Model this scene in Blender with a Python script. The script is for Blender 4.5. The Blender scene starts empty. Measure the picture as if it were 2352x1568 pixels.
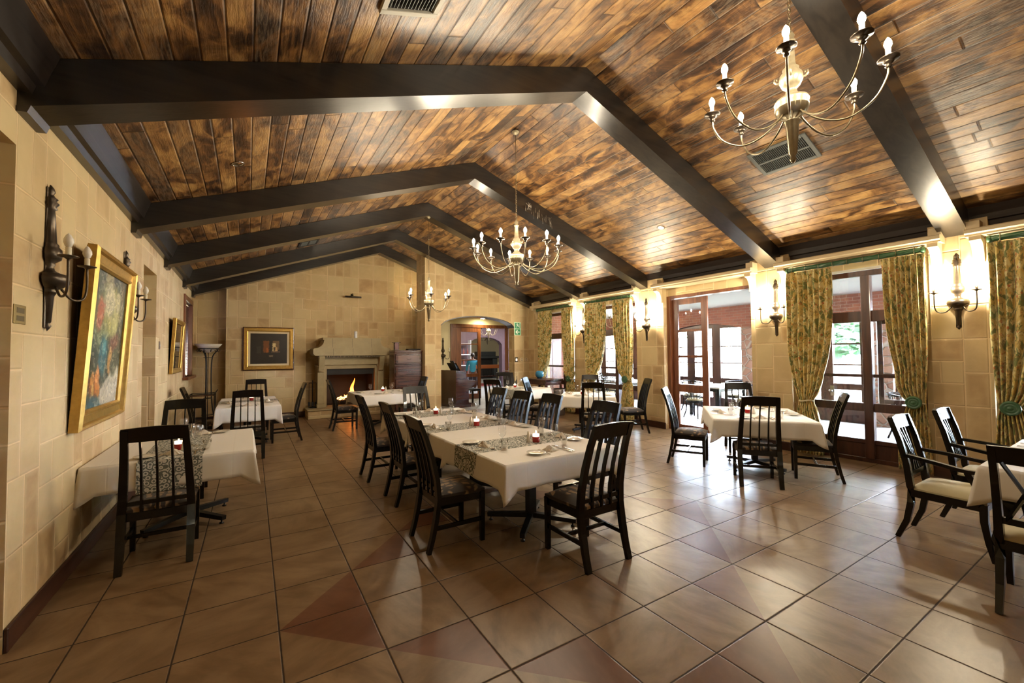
import bpy, math, random
from mathutils import Vector, Matrix
PI=math.pi
sc=bpy.context.scene
C=sc.collection
R=random.Random(7)
# ---------------------------------------------------------------- mesh builder
class MB:
    def __init__(s): s.v=[]; s.f=[]; s.sm=[]; s.mi=[]; s.m=0
    def add(s,vs,fs,smooth=False):
        b=len(s.v); s.v+=[tuple(p) for p in vs]
        for f in fs: s.f.append([b+i for i in f]); s.sm.append(smooth); s.mi.append(s.m)
        return s
    def box(s,x0,x1,y0,y1,z0,z1,bev=0):
        if x0>x1:x0,x1=x1,x0
        if y0>y1:y0,y1=y1,y0
        if z0>z1:z0,z1=z1,z0
        if bev<=0:
            v=[(x,y,z) for z in (z0,z1) for y in (y0,y1) for x in (x0,x1)]
            return s.add(v,[(0,2,3,1),(4,5,7,6),(0,1,5,4),(2,6,7,3),(0,4,6,2),(1,3,7,5)])
        b=min(bev,(x1-x0)/2.01,(y1-y0)/2.01,(z1-z0)/2.01)
        # chamfered box: 24 verts
        vs=[];idx={}
        def P(x,y,z):
            k=(round(x,6),round(y,6),round(z,6))
            if k not in idx: idx[k]=len(vs); vs.append((x,y,z))
            return idx[k]
        X=(x0,x1);Y=(y0,y1);Z=(z0,z1);fs=[]
        def q(*p): fs.append([P(*a) for a in p])
        xi=(x0+b,x1-b);yi=(y0+b,y1-b);zi=(z0+b,z1-b)
        q((xi[0],yi[0],z0),(xi[0],yi[1],z0),(xi[1],yi[1],z0),(xi[1],yi[0],z0))
        q((xi[0],yi[0],z1),(xi[1],yi[0],z1),(xi[1],yi[1],z1),(xi[0],yi[1],z1))
        q((xi[0],y0,zi[0]),(xi[1],y0,zi[0]),(xi[1],y0,zi[1]),(xi[0],y0,zi[1]))
        q((xi[0],y1,zi[0]),(xi[0],y1,zi[1]),(xi[1],y1,zi[1]),(xi[1],y1,zi[0]))
        q((x0,yi[0],zi[0]),(x0,yi[0],zi[1]),(x0,yi[1],zi[1]),(x0,yi[1],zi[0]))
        q((x1,yi[0],zi[0]),(x1,yi[1],zi[0]),(x1,yi[1],zi[1]),(x1,yi[0],zi[1]))
        for i in (0,1):
            for j in (0,1):
                q((xi[0],Y[i],zi[j]),(xi[1],Y[i],zi[j]),(xi[1],yi[i],Z[j]),(xi[0],yi[i],Z[j]))
                q((X[i],yi[0],zi[j]),(X[i],yi[1],zi[j]),(xi[i],yi[1],Z[j]),(xi[i],yi[0],Z[j]))
                q((X[i],yi[j],zi[0]),(X[i],yi[j],zi[1]),(xi[i],Y[j],zi[1]),(xi[i],Y[j],zi[0]))
                for k in (0,1):
                    q((X[i],yi[j],zi[k]),(xi[i],Y[j],zi[k]),(xi[i],yi[j],Z[k]))
        return s.add(vs,fs)
    def prism(s,pts,n0,n1,axis='y',smooth=False):
        """pts: 2D outline; extruded along axis from n0 to n1. axis y: pts=(x,z); x: pts=(y,z); z: pts=(x,y)"""
        def m(p,t):
            return {'y':(p[0],t,p[1]),'x':(t,p[0],p[1]),'z':(p[0],p[1],t)}[axis]
        n=len(pts)
        v=[m(p,n0) for p in pts]+[m(p,n1) for p in pts]
        return s.add(v,[list(range(n)),list(range(2*n-1,n-1,-1))]+[(i,(i+1)%n,n+(i+1)%n,n+i) for i in range(n)],smooth)
    def tube(s,path,r,n=8,cap=True,sq=None,up=(0,0,1)):
        """tube along path; r scalar or list; sq=(a,b): rectangular section half sizes along side/up"""
        P=[Vector(p) for p in path]; N=len(P)
        rs=r if isinstance(r,(list,tuple)) else [r]*N
        T=[]
        for i in range(N):
            t=(P[min(i+1,N-1)]-P[max(i-1,0)])
            T.append(t.normalized() if t.length>1e-9 else Vector((0,0,1)))
        u=Vector(up)
        if abs(u.dot(T[0]))>.95: u=Vector((1,0,0)) if abs(T[0].x)<.9 else Vector((0,1,0))
        v=[];fs=[]
        for i in range(N):
            a=T[i].cross(u)
            if a.length<1e-6: a=T[i].cross(Vector((1,0,.1)))
            a.normalize(); b=a.cross(T[i]).normalized()
            if sq is None: u=b
            if sq:
                k=rs[i] if isinstance(r,(list,tuple)) else 1
                for (p,q) in ((-1,-1),(1,-1),(1,1),(-1,1)): v.append(P[i]+a*sq[0]*p*k+b*sq[1]*q*k)
            else:
                for j in range(n):
                    an=2*PI*j/n; v.append(P[i]+(a*math.cos(an)+b*math.sin(an))*rs[i])
        m=4 if sq else n
        for i in range(N-1):
            for j in range(m):
                fs.append((i*m+j,i*m+(j+1)%m,(i+1)*m+(j+1)%m,(i+1)*m+j))
        s.add(v,fs,not sq)
        if cap:
            b0=len(s.v)-len(v)
            for f in (list(range(m-1,-1,-1)),[(N-1)*m+j for j in range(m)]):
                s.f.append([b0+i for i in f]); s.sm.append(False); s.mi.append(s.m)
        return s
    def lathe(s,prof,c=(0,0,0),n=20,smooth=True,flute=0,axis=None,a0=0,a1=2*PI):
        """prof: list of (r,z)"""
        full=abs(a1-a0-2*PI)<1e-6
        m=n if full else n+1
        v=[];fs=[]
        for (r,z) in prof:
            for j in range(m):
                a=a0+(a1-a0)*j/n
                rr=r*(1+flute*math.cos(j*PI)) if flute else r
                p=(rr*math.cos(a),rr*math.sin(a),z)
                if axis: p=tuple(axis@Vector(p))
                v.append((p[0]+c[0],p[1]+c[1],p[2]+c[2]))
        for i in range(len(prof)-1):
            for j in range(n if full else n):
                k=(j+1)%m if full else j+1
                fs.append((i*m+j,i*m+k,(i+1)*m+k,(i+1)*m+j))
        return s.add(v,fs,smooth)
    def grid(s,fn,nu,nv,smooth=True,thick=0):
        v=[fn(i/nu,j/nv) for j in range(nv+1) for i in range(nu+1)]
        f=[(j*(nu+1)+i,j*(nu+1)+i+1,(j+1)*(nu+1)+i+1,(j+1)*(nu+1)+i) for j in range(nv) for i in range(nu)]
        return s.add(v,f,smooth)
    def ell(s,c,r,n=12,m=8):
        if not isinstance(r,(tuple,list)): r=(r,r,r)
        v=[];fs=[]
        for i in range(m+1):
            t=PI*i/m
            for j in range(n):
                a=2*PI*j/n
                v.append((c[0]+r[0]*math.sin(t)*math.cos(a),c[1]+r[1]*math.sin(t)*math.sin(a),c[2]-r[2]*math.cos(t)))
        for i in range(m):
            for j in range(n): fs.append((i*n+j,i*n+(j+1)%n,(i+1)*n+(j+1)%n,(i+1)*n+j))
        return s.add(v,fs,True)
    def xf(s,M,start=0):
        s.v[start:]=[tuple(M@Vector(p)) for p in s.v[start:]]; return s
    def build(s,name,mat,parent=None,kind=None,loc=None,rz=0,mod=None):
        me=bpy.data.meshes.new(name); me.from_pydata(s.v,[],s.f)
        me.polygons.foreach_set('use_smooth',s.sm)
        mats=mat if isinstance(mat,(list,tuple)) else [mat]
        for m in mats: me.materials.append(m)
        if len(mats)>1: me.polygons.foreach_set('material_index',s.mi)
        me.validate(); me.update()
        o=bpy.data.objects.new(name,me); C.objects.link(o)
        if parent is not None: o.parent=parent
        if kind: o['kind']=kind
        if loc is not None: o.location=loc
        if rz: o.rotation_euler=(0,0,rz)
        return o
def tag(o,label,cat,group=None):
    o['label']=label; o['category']=cat
    if group: o['group']=group
    return o
def thing(name,label,cat,loc=(0,0,0),rz=0,group=None):
    o=bpy.data.objects.new(name,None); C.objects.link(o)
    o.empty_display_size=.05
    o.location=loc; o.rotation_euler=(0,0,rz)
    return tag(o,label,cat,group)
def dup(root,loc,rz,label,group=None,scale=None):
    r=root.copy(); C.objects.link(r); r.location=loc; r.rotation_euler=(0,0,rz)
    if scale: r.scale=scale
    r['label']=label
    if group: r['group']=group
    for ch in list(root.children):
        c=ch.copy(); C.objects.link(c); c.parent=r
        for g in list(ch.children):
            d=g.copy(); C.objects.link(d); d.parent=c
    return r
class Proto:
    """first use places the made thing, later uses copy it"""
    def __init__(s,make): s.mk=make; s.o=None; s.used=False
    def put(s,loc,rz,label,group=None,scale=None):
        if s.o is None: s.o=s.mk()
        if not s.used:
            s.used=True; o=s.o; o.location=loc; o.rotation_euler=(0,0,rz); o['label']=label
            if group: o['group']=group
            if scale: o.scale=scale
            return o
        o=dup(s.o,loc,rz,label,group,scale)
        if not scale: o.scale=(1,1,1)
        return o
# ---------------------------------------------------------------- materials
class NT:
    def __init__(s,name):
        s.mat=bpy.data.materials.new(name); s.mat.use_nodes=True
        s.t=s.mat.node_tree; s.n=s.t.nodes; s.l=s.t.links; s.n.clear()
        s.out=s.n.new('ShaderNodeOutputMaterial')
    def node(s,ty,ins=None,**kw):
        n=s.n.new(ty)
        for k,v in kw.items(): setattr(n,k,v)
        for k,v in (ins or {}).items(): s.put(n.inputs[k],v)
        return n
    def put(s,i,v):
        if hasattr(v,'links') or isinstance(v,bpy.types.NodeSocket): s.l.new(v,i)
        elif isinstance(v,(tuple,list)) and len(v)==3 and i.type=='RGBA': i.default_value=(*v,1)
        else: i.default_value=v
    def m(s,op,a,b=0.0,c=None):
        n=s.n.new('ShaderNodeMath'); n.operation=op; s.put(n.inputs[0],a); s.put(n.inputs[1],b)
        if c is not None: s.put(n.inputs[2],c)
        return n.outputs[0]
    def mix(s,f,a,b,bt='MIX'):
        n=s.n.new('ShaderNodeMix'); n.data_type='RGBA'; n.blend_type=bt
        s.put(n.inputs[0],f); s.put(n.inputs[6],a); s.put(n.inputs[7],b); return n.outputs[2]
    def ramp(s,f,stops,interp='LINEAR'):
        n=s.n.new('ShaderNodeValToRGB'); n.color_ramp.interpolation=interp
        e=n.color_ramp.elements
        while len(e)<len(stops): e.new(.5)
        for i,(p,c) in enumerate(stops): e[i].position=p; e[i].color=(*c,1) if len(c)==3 else c
        s.put(n.inputs[0],f); return n.outputs[0]
    def ss(s,v,a,b):
        n=s.n.new('ShaderNodeMapRange'); n.interpolation_type='SMOOTHSTEP'
        s.put(n.inputs[0],v); n.inputs[1].default_value=a; n.inputs[2].default_value=b
        return n.outputs[0]
    def noise(s,vec,scale,detail=4,rough=.55,dist=0,dim='3D',out=0):
        n=s.node('ShaderNodeTexNoise',{'Scale':scale,'Detail':detail,'Roughness':rough,'Distortion':dist},noise_dimensions=dim)
        if vec is not None: s.l.new(vec,n.inputs['Vector'])
        return n.outputs[out]
    def obj(s): return s.node('ShaderNodeTexCoord').outputs['Object']
    def pos(s): return s.node('ShaderNodeNewGeometry').outputs['Position']
    def xyz(s,v):
        n=s.node('ShaderNodeSeparateXYZ',{0:v}); return n.outputs
    def comb(s,x,y,z): return s.node('ShaderNodeCombineXYZ',{0:x,1:y,2:z}).outputs[0]
    def scl(s,v,sx,sy,sz):
        n=s.node('ShaderNodeMapping',{0:v}); n.inputs['Scale'].default_value=(sx,sy,sz); return n.outputs[0]
    def bump(s,h,st,dist=.01):
        n=s.node('ShaderNodeBump',{'Height':h,'Strength':st,'Distance':dist}); return n.outputs[0]
    def bsdf(s,**kw):
        n=s.node('ShaderNodeBsdfPrincipled',{k.replace('_',' '):v for k,v in kw.items()})
        s.l.new(n.outputs[0],s.out.inputs[0]); return n
def simple(name,col,rough=.5,metal=0,coat=0,var=0,scale=8,bump=0,spec=.5,sheen=0,trans=0):
    t=NT(name); col0=col
    v=t.obj()
    if var:
        f=t.noise(v,scale,4)
        a=tuple(min(1,c*(1+var)) for c in col); b=tuple(c*(1-var) for c in col)
        col=t.mix(f,b,a)
    kw=dict(Base_Color=col,Roughness=rough,Metallic=metal,Coat_Weight=coat,Specular_IOR_Level=spec,Sheen_Weight=sheen,Transmission_Weight=trans)
    if bump: kw['Normal']=t.bump(t.noise(v,scale*3,4),bump)
    t.bsdf(**kw); return t.mat
def emit(name,col,st):
    t=NT(name); n=t.node('ShaderNodeEmission',{'Color':col,'Strength':st}); t.l.new(n.outputs[0],t.out.inputs[0]); return t.mat
def glassmat(name,tint=(1,1,1),rough=0.0,refl=1.0):
    t=NT(name)
    fc=t.node('ShaderNodeLayerWeight',{'Blend':.5}).outputs[1]; fr=t.m('MINIMUM',t.m('ADD',.04,t.m('MULTIPLY',.96,t.m('POWER',fc,5.0))),.5)
    tr=t.node('ShaderNodeBsdfTransparent',{'Color':tint}); gl=t.node('ShaderNodeBsdfGlossy',{'Color':(1,1,1),'Roughness':rough})
    mx=t.node('ShaderNodeMixShader',{0:t.m('MULTIPLY',fr,refl),1:tr.outputs[0],2:gl.outputs[0]})
    t.l.new(mx.outputs[0],t.out.inputs[0]); return t.mat

def stone_mat(name,base=(.56,.43,.245),dark=(.43,.31,.17),S=.84):
    t=NT(name); p=t.pos(); nrm=t.node('ShaderNodeNewGeometry').outputs['Normal']
    x,y,z=t.xyz(p)[:3]; nx,ny,nz=t.xyz(nrm)[:3]
    ax=t.m('ABSOLUTE',nx); ay=t.m('ABSOLUTE',ny); az=t.m('ABSOLUTE',nz)
    u=t.m('ADD',t.m('MULTIPLY',x,t.m('GREATER_THAN',ay,.5)),t.m('MULTIPLY',y,t.m('LESS_THAN',ay,.5)))
    u=t.m('ADD',u,7.37)
    v=t.m('ADD',t.m('ADD',z,.33),t.m('MULTIPLY',x,t.m('GREATER_THAN',az,.7)))
    cx=t.m('FLOOR',t.m('DIVIDE',u,S)); cy=t.m('FLOOR',t.m('DIVIDE',t.m('ADD',v,t.m('MULTIPLY',cx,.42)),S))
    v2=t.m('ADD',v,t.m('MULTIPLY',cx,.42))
    lu=t.m('SUBTRACT',u,t.m('MULTIPLY',cx,S)); lv=t.m('SUBTRACT',v2,t.m('MULTIPLY',cy,S))
    r=t.node('ShaderNodeTexWhiteNoise',{0:t.comb(cx,cy,0)},noise_dimensions='2D').outputs[0]
    # block size chosen per field: (w,h,offset)
    g1=t.m('GREATER_THAN',r,.30); g2=t.m('GREATER_THAN',r,.62); g3=t.m('GREATER_THAN',r,.85)
    def pick(a,b,c,d):
        q=t.m('ADD',a,t.m('MULTIPLY',g1,b-a)); q=t.m('ADD',q,t.m('MULTIPLY',g2,c-b)); return t.m('ADD',q,t.m('MULTIPLY',g3,d-c))
    w=pick(.42,.28,.42,.21); h=pick(.28,.42,.42,.42); off=pick(.5,0,0,0)
    offv=pick(0,.5,0,0)
    row0=t.m('FLOOR',t.m('DIVIDE',lv,h)); col0=t.m('FLOOR',t.m('DIVIDE',lu,w))
    bu=t.m('ADD',t.m('DIVIDE',lu,w),t.m('MULTIPLY',off,row0)); bv=t.m('ADD',t.m('DIVIDE',lv,h),t.m('MULTIPLY',offv,col0))
    col=t.m('FLOOR',bu); row=t.m('FLOOR',bv)
    fu=t.m('MULTIPLY',t.m('FRACT',bu),w); fv=t.m('MULTIPLY',t.m('FRACT',bv),h)
    du=t.m('MINIMUM',fu,t.m('SUBTRACT',w,fu)); dv=t.m('MINIMUM',fv,t.m('SUBTRACT',h,fv))
    cu=t.m('MINIMUM',lu,t.m('SUBTRACT',S,lu)); cv=t.m('MINIMUM',lv,t.m('SUBTRACT',S,lv))
    d=t.m('MINIMUM',t.m('MINIMUM',du,dv),t.m('MINIMUM',cu,cv))
    n1=t.noise(p,9,3); d=t.m('ADD',d,t.m('MULTIPLY',t.m('SUBTRACT',n1,.5),.006))
    rb=t.node('ShaderNodeTexWhiteNoise',{0:t.comb(t.m('ADD',t.m('MULTIPLY',cx,7.0),col),t.m('ADD',t.m('MULTIPLY',cy,5.0),row),0)},noise_dimensions='2D').outputs[0]
    n2=t.noise(p,3.2,5,.6,.4)
    c=t.mix(rb,dark,base); c=t.mix(t.m('MULTIPLY',t.ss(n2,.35,.75),.55),c,tuple(min(1,k*1.12) for k in base))
    hue=t.mix(rb,(1.0,.93,.86),(.96,1,.95)); c=t.mix(.8,c,hue,'MULTIPLY')
    edge=t.ss(d,.004,.05); c=t.mix(edge,t.mix(.5,c,base),c)
    j=t.ss(d,.0015,.0065); c=t.mix(j,tuple(min(1,k*1.22) for k in base),c)
    hgt=t.m('ADD',t.ss(d,.0,.014),t.m('MULTIPLY',n2,.25))
    t.bsdf(Base_Color=c,Roughness=.72,Specular_IOR_Level=.25,Normal=t.bump(hgt,.55,.012))
    return t.mat

def tile_mat(name,c1,c2,c3,grout=(.035,.022,.014),rough=.28,s=(.5,.49725),gw=.0045,gdark=True):
    t=NT(name); o=t.obj(); x,y,z=t.xyz(o)[:3]
    bu=t.m('DIVIDE',x,s[0]); bv=t.m('DIVIDE',y,s[1])
    fu=t.m('MULTIPLY',t.m('FRACT',bu),s[0]); fv=t.m('MULTIPLY',t.m('FRACT',bv),s[1])
    d=t.m('MINIMUM',t.m('MINIMUM',fu,t.m('SUBTRACT',s[0],fu)),t.m('MINIMUM',fv,t.m('SUBTRACT',s[1],fv)))
    nn=t.noise(o,30,2); d=t.m('ADD',d,t.m('MULTIPLY',t.m('SUBTRACT',nn,.5),.003))
    r=t.node('ShaderNodeTexWhiteNoise',{0:t.comb(t.m('FLOOR',bu),t.m('FLOOR',bv),0)},noise_dimensions='2D')
    ang=t.m('MULTIPLY',r.outputs[0],6.28)
    rot=t.node('ShaderNodeVectorRotate',{'Vector':o,'Axis':(0,0,1),'Angle':ang})
    n1=t.noise(t.scl(rot.outputs[0],2.2,4.5,1),1.3,5,.62,.3); n2=t.noise(o,22,4,.6)
    c=t.mix(t.ss(n1,.3,.7),c1,c2); c=t.mix(t.m('MULTIPLY',n2,.35),c,c3)
    c=t.mix(t.m('MULTIPLY',r.outputs[0],.28),c,c3)
    j=t.ss(d,gw*.6,gw*1.3); c=t.mix(j,grout,c)
    rg=t.mix(j,(.8,.8,.8),t.mix(n1,(rough*1.04,)*3,(rough*1.32,)*3))
    h=t.m('ADD',t.m('MULTIPLY',t.ss(d,.0,.009),1.0),t.m('ADD',t.m('MULTIPLY',n1,.10),t.m('MULTIPLY',n2,.05)))
    t.bsdf(Base_Color=c,Roughness=rg,Specular_IOR_Level=.33,Normal=t.bump(h,.35,.006))
    return t.mat

def plank_mat(name):
    t=NT(name); o=t.obj(); x,y,z=t.xyz(o)[:3]; W=.158; L=2.6
    bu=t.m('DIVIDE',x,W); cu=t.m('FLOOR',bu)
    rc=t.node('ShaderNodeTexWhiteNoise',{1:cu},noise_dimensions='1D').outputs[0]
    bv=t.m('ADD',t.m('DIVIDE',y,L),t.m('MULTIPLY',rc,9.7)); cv=t.m('FLOOR',bv)
    fu=t.m('MULTIPLY',t.m('FRACT',bu),W); fv=t.m('MULTIPLY',t.m('FRACT',bv),L)
    du=t.m('MINIMUM',fu,t.m('SUBTRACT',W,fu)); dv=t.m('MINIMUM',fv,t.m('SUBTRACT',L,fv)); d=t.m('MINIMUM',du,dv)
    rw=t.node('ShaderNodeTexWhiteNoise',{0:t.comb(cu,cv,0)},noise_dimensions='2D'); r=rw.outputs[0]; rcol=t.xyz(rw.outputs[1])
    vo=t.node('ShaderNodeVectorMath',{0:o,1:t.comb(t.m('MULTIPLY',rcol[0],3.0),t.m('MULTIPLY',rcol[1],5.0),t.m('MULTIPLY',r,30.0))},operation='ADD').outputs[0]
    g=t.noise(t.scl(vo,26,1.6,1),1,5,.6,1.2)
    ring=t.noise(t.scl(vo,9,1.1,1),1,2,.5,2.2)
    blot=t.noise(t.scl(vo,3.2,1.9,1),1.3,5,.62,.9)
    fine=t.noise(t.scl(vo,60,9,1),1,4,.7)
    tone=t.m('ADD',t.m('MULTIPLY',r,.28),t.m('MULTIPLY',t.ss(blot,.22,.78),.75))
    c=t.ramp(tone,[(.24,(.018,.008,.004)),(.40,(.085,.038,.013)),(.53,(.20,.098,.032)),(.68,(.38,.205,.066)),(.86,(.52,.31,.11))])
    c=t.mix(t.m('MULTIPLY',t.ss(g,.42,.72),.42),c,(.075,.030,.010)); big=t.noise(o,.9,4,.6); c=t.mix(t.m('MULTIPLY',t.ss(big,.45,.70),.30),c,(.05,.022,.010))
    c=t.mix(t.m('MULTIPLY',t.ss(ring,.55,.62),.22),c,(.5,.24,.07))
    grey=t.m('MULTIPLY',t.m('GREATER_THAN',rcol[2],.70),t.ss(fine,.42,.6))
    c=t.mix(t.m('MULTIPLY',grey,.40),c,(.28,.21,.14))
    # knots
    vk=t.node('ShaderNodeTexVoronoi',{'Vector':t.scl(vo,3.3,1.5,1),'Scale':1.3,'Randomness':1.0})
    kd=vk.outputs['Distance']
    c=t.mix(t.m('SUBTRACT',1.0,t.ss(kd,.035,.075)),c,(.022,.008,.003))
    c=t.mix(t.m('MULTIPLY',t.m('SUBTRACT',1.0,t.ss(kd,.06,.17)),.35),c,(.52,.24,.06))
    gap=t.ss(d,.0006,.0028); c=t.mix(gap,(.008,.004,.002),c)
    h=t.m('ADD',t.m('MULTIPLY',t.ss(d,0,.012),.9),t.m('ADD',t.m('MULTIPLY',g,.35),t.m('ADD',t.m('MULTIPLY',blot,.5),t.m('MULTIPLY',r,.35))))
    ro=t.mix(fine,(.29,.29,.29),(.44,.44,.44))
    h=t.m('ADD',h,t.m('MULTIPLY',fine,.55)); h=t.m('ADD',h,t.m('MULTIPLY',t.m('MULTIPLY',t.m('FRACT',bu),t.m('SUBTRACT',rcol[1],.5)),1.6)); t.bsdf(Base_Color=c,Roughness=ro,Specular_IOR_Level=.5,Coat_Weight=.25,Coat_Roughness=.3,Normal=t.bump(h,.9,.010))
    return t.mat

def wood_mat(name,c1,c2,rough=.35,axis=1,coat=.2,scale=1,bump=.25):
    t=NT(name); o=t.obj(); sc_=[14,14,14]; sc_[axis]=1.1
    g=t.noise(t.scl(o,*[k*scale for k in sc_]),1,5,.6,.8); f=t.noise(t.scl(o,*[k*4*scale for k in sc_]),1,3,.6)
    c=t.mix(t.ss(g,.3,.7),c1,c2); c=t.mix(t.m('MULTIPLY',f,.3),c,c1)
    t.bsdf(Base_Color=c,Roughness=rough,Coat_Weight=coat,Coat_Roughness=.2,Normal=t.bump(t.m('ADD',g,t.m('MULTIPLY',f,.4)),bump,.004))
    return t.mat
EXPO=0.6
# ================================================================ room shell
XL,XR,XW=-.297,8.38,8.50      # left wall, pilaster faces, window wall
RX,RZ,SL=4.06,4.89,.355       # ridge x, ridge height of the boards, slope
def ceilz(x): return RZ-SL*abs(x-RX)
M={}
M['stone']=stone_mat('stone_blocks',(.60,.46,.265),(.40,.285,.15))
M['tile']=tile_mat('floor_tile',(.155,.094,.045),(.305,.205,.115),(.20,.125,.064))
M['tile_red']=tile_mat('floor_tile_red',(.125,.050,.024),(.20,.090,.048),(.14,.060,.032))
M['tile_hall']=tile_mat('floor_tile_pale',(.42,.43,.44),(.52,.53,.54),(.46,.47,.48),grout=(.35,.34,.33),rough=.28)
M['plank']=plank_mat('ceiling_boards')
M['beam']=wood_mat('beam_wood',(.006,.0045,.0035),(.020,.015,.011),.30,0,.6)
M['darkwood']=wood_mat('dark_stained_wood',(.010,.007,.006),(.026,.018,.015),.3,1,.3)
M['frame']=wood_mat('red_brown_wood',(.10,.030,.012),(.22,.078,.028),.35,2,.3)
M['frame_shaded']=wood_mat('shaded_red_brown_wood',(.030,.010,.006),(.075,.026,.013),.35,2,.3)  # darker copy of the door timber, with the windows' shade in its colour
M['base']=wood_mat('baseboard_wood',(.030,.009,.005),(.065,.020,.010),.4,1,.2)
M['glass']=glassmat('window_glass')
M['black']=simple('black_lacquer',(.0022,.0022,.0026),.26,coat=.12,spec=.38)
M['blackmet']=simple('black_iron',(.008,.008,.009),.38,.3)
M['brass']=simple('aged_brass',(.27,.22,.14),.32,.9,var=.3,scale=30)
M['bronze']=simple('dark_bronze',(.075,.058,.042),.32,.8,var=.3,scale=25)
M['ivory']=simple('ivory_enamel',(.34,.29,.19),.38,.6,var=.35,scale=40)
M['plaster']=simple('cream_plaster',(.62,.50,.31),.75,var=.08,scale=3)
M['white']=simple('white_paint',(.75,.76,.78),.6)
M['cream']=simple('cream_paint',(.72,.64,.42),.7)
M['dark']=simple('soot_dark',(.012,.010,.009),.7)

# floor: one mesh of tiles, the red-brown half tiles form a ring of arrowheads
red=[((2,0),(3,1),(3,0)),((2,0),(3,0),(3,-1)),((3,-1),(4,-1),(4,-2)),((4,-2),(5,-2),(5,-3)),((5,-3),(6,-3),(6,-4)),((6,-3),(7,-3),(6,-4)),
 ((7,-3),(7,-2),(8,-2)),((8,-2),(8,-1),(9,-1)),((9,-1),(9,0),(10,0)),((9,0),(9,1),(10,0)),
 ((3,1),(4,1),(4,2)),((4,2),(5,2),(5,3)),((5,3),(6,3),(6,4)),((6,3),(7,3),(6,4)),((7,3),(7,2),(8,2)),((8,2),(8,1),(9,1))]
TS=(.5,.49725)
mb=MB(); redcell={}
for tri in red:
    cx=min(p[0] for p in tri); cy=min(p[1] for p in tri); redcell[(cx,cy)]=tri
for i in range(-3,18):
    for j in range(-14,22):
        q=[(i,j),(i+1,j),(i+1,j+1),(i,j+1)]
        P3=[(a*TS[0],b*TS[1],0) for a,b in q]
        if (i,j) in redcell:
            tri=redcell[(i,j)]; other=[p for p in q if p not in tri][0]
            cyc=[p for p in q if p in tri]; mb.m=1; mb.add([(a*TS[0],b*TS[1],0) for a,b in cyc],[(0,1,2)])
            k=q.index(other); t2=[q[k-1],other,q[(k+1)%4]]; mb.m=0; mb.add([(a*TS[0],b*TS[1],0) for a,b in t2],[(0,1,2)])
        else:
            mb.m=0; mb.add(P3,[(0,1,2,3)])
fl=mb.build('floor',[M['tile'],M['tile_red']],kind='structure'); fl.rotation_euler=(0,0,-.0084)

# ceiling: two board slopes (local z = out of the slope so the boards keep their own coordinates)
def slope(name,x0,x1,y0,y1):
    ln=math.hypot(x1-x0,ceilz(x1)-ceilz(x0)); a=math.atan2(ceilz(x1)-ceilz(x0),x1-x0)
    b=MB(); b.box(0,ln,0,y1-y0,0,.05)
    o=b.build(name,M['plank'],kind='structure'); o.location=(x0,y0,ceilz(x0)); o.rotation_euler=(0,-a,0); return o
slope('ceiling',XL-.2,RX,-7,10.2)
o=slope('ceiling',RX,XW+.15,-7,10.2)
# walls -------------------------------------------------------------
def wall(name,fn):
    b=MB(); fn(b); return b.build(name,M['stone'],kind='structure')
TOP=3.36
def wl(b):
    x0=XL-.45
    b.box(x0,XL,-7,-.6,0,TOP); b.box(x0,XL,-.6,.60,2.84,TOP)
    b.box(x0,XL,.60,4.08,0,TOP); b.box(x0,XL,4.08,4.97,2.81,TOP)
    b.box(x0,XL,4.97,8.0,0,TOP); b.box(x0,XL,8.0,9.45,0,1.2); b.box(x0,XL,8.0,9.45,2.93,TOP); b.box(x0,XL,9.45,10.2,0,TOP)
    b.box(x0-.1,x0,-.8,.8,0,2.95); b.box(x0-.1,x0,3.9,5.15,0,2.95)
wall('wall_left',wl)
def gable(b,x0,x1,y0,y1,z0=0,over=0):
    xs=sorted({x0,x1}|({RX} if x0<RX<x1 else set()))
    pts=[(x0,z0),(x1,z0)]+[(x,ceilz(x)+over) for x in reversed(xs)]
    b.prism(pts,y0,y1,'y')
FX0,FX1,FZ1=2.60,3.93,1.29
def wb(b):
    gable(b,XL-.4,.37,9.95,10.25)             # left alcove
    gable(b,.37,2.157,9.62,10.25)             # slab with the painting
    gable(b,2.157,FX0,9.75,10.25); gable(b,FX1,4.58,9.75,10.25)
    gable(b,FX0,FX1,9.75,10.25,FZ1)
    gable(b,4.58,5.7,10.0,10.25)
wall('wall_back',wb)
# arched wall on the right of the far end
AX0,AX1,AS,AT=5.40,7.835,2.46,2.755
def arch_pts(n=20,x0=AX0,x1=AX1,s=AS,t=AT):
    return [(x0+(x1-x0)*i/n, s+(t-s)*(1-((2*i/n-1)**2))**.62) for i in range(n+1)]
def wa(b):
    y0,y1=8.05,8.38
    gable(b,4.93,AX0,y0,8.72); gable(b,AX1,XW+.2,y0,y1)
    P=arch_pts()
    for i in range(len(P)-1):
        (xa,za),(xb,zb)=P[i],P[i+1]
        b.prism([(xa,za),(xb,zb),(xb,ceilz(xb)),(xa,ceilz(xa))],y0,y1,'y')
wall('wall_arch',wa)
b=MB(); P=arch_pts(28)
lo=[(x,z-.001) for x,z in P]; up=[(x,z+.03) for x,z in P]
for i in range(len(P)-1):
    b.prism([(P[i][0],P[i][1]-.022),(P[i+1][0],P[i+1][1]-.022),(P[i+1][0],P[i+1][1]),(P[i][0],P[i][1])],8.035,8.40,'y')
b.build('trim_1',M['darkwood'],kind='structure')
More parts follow.
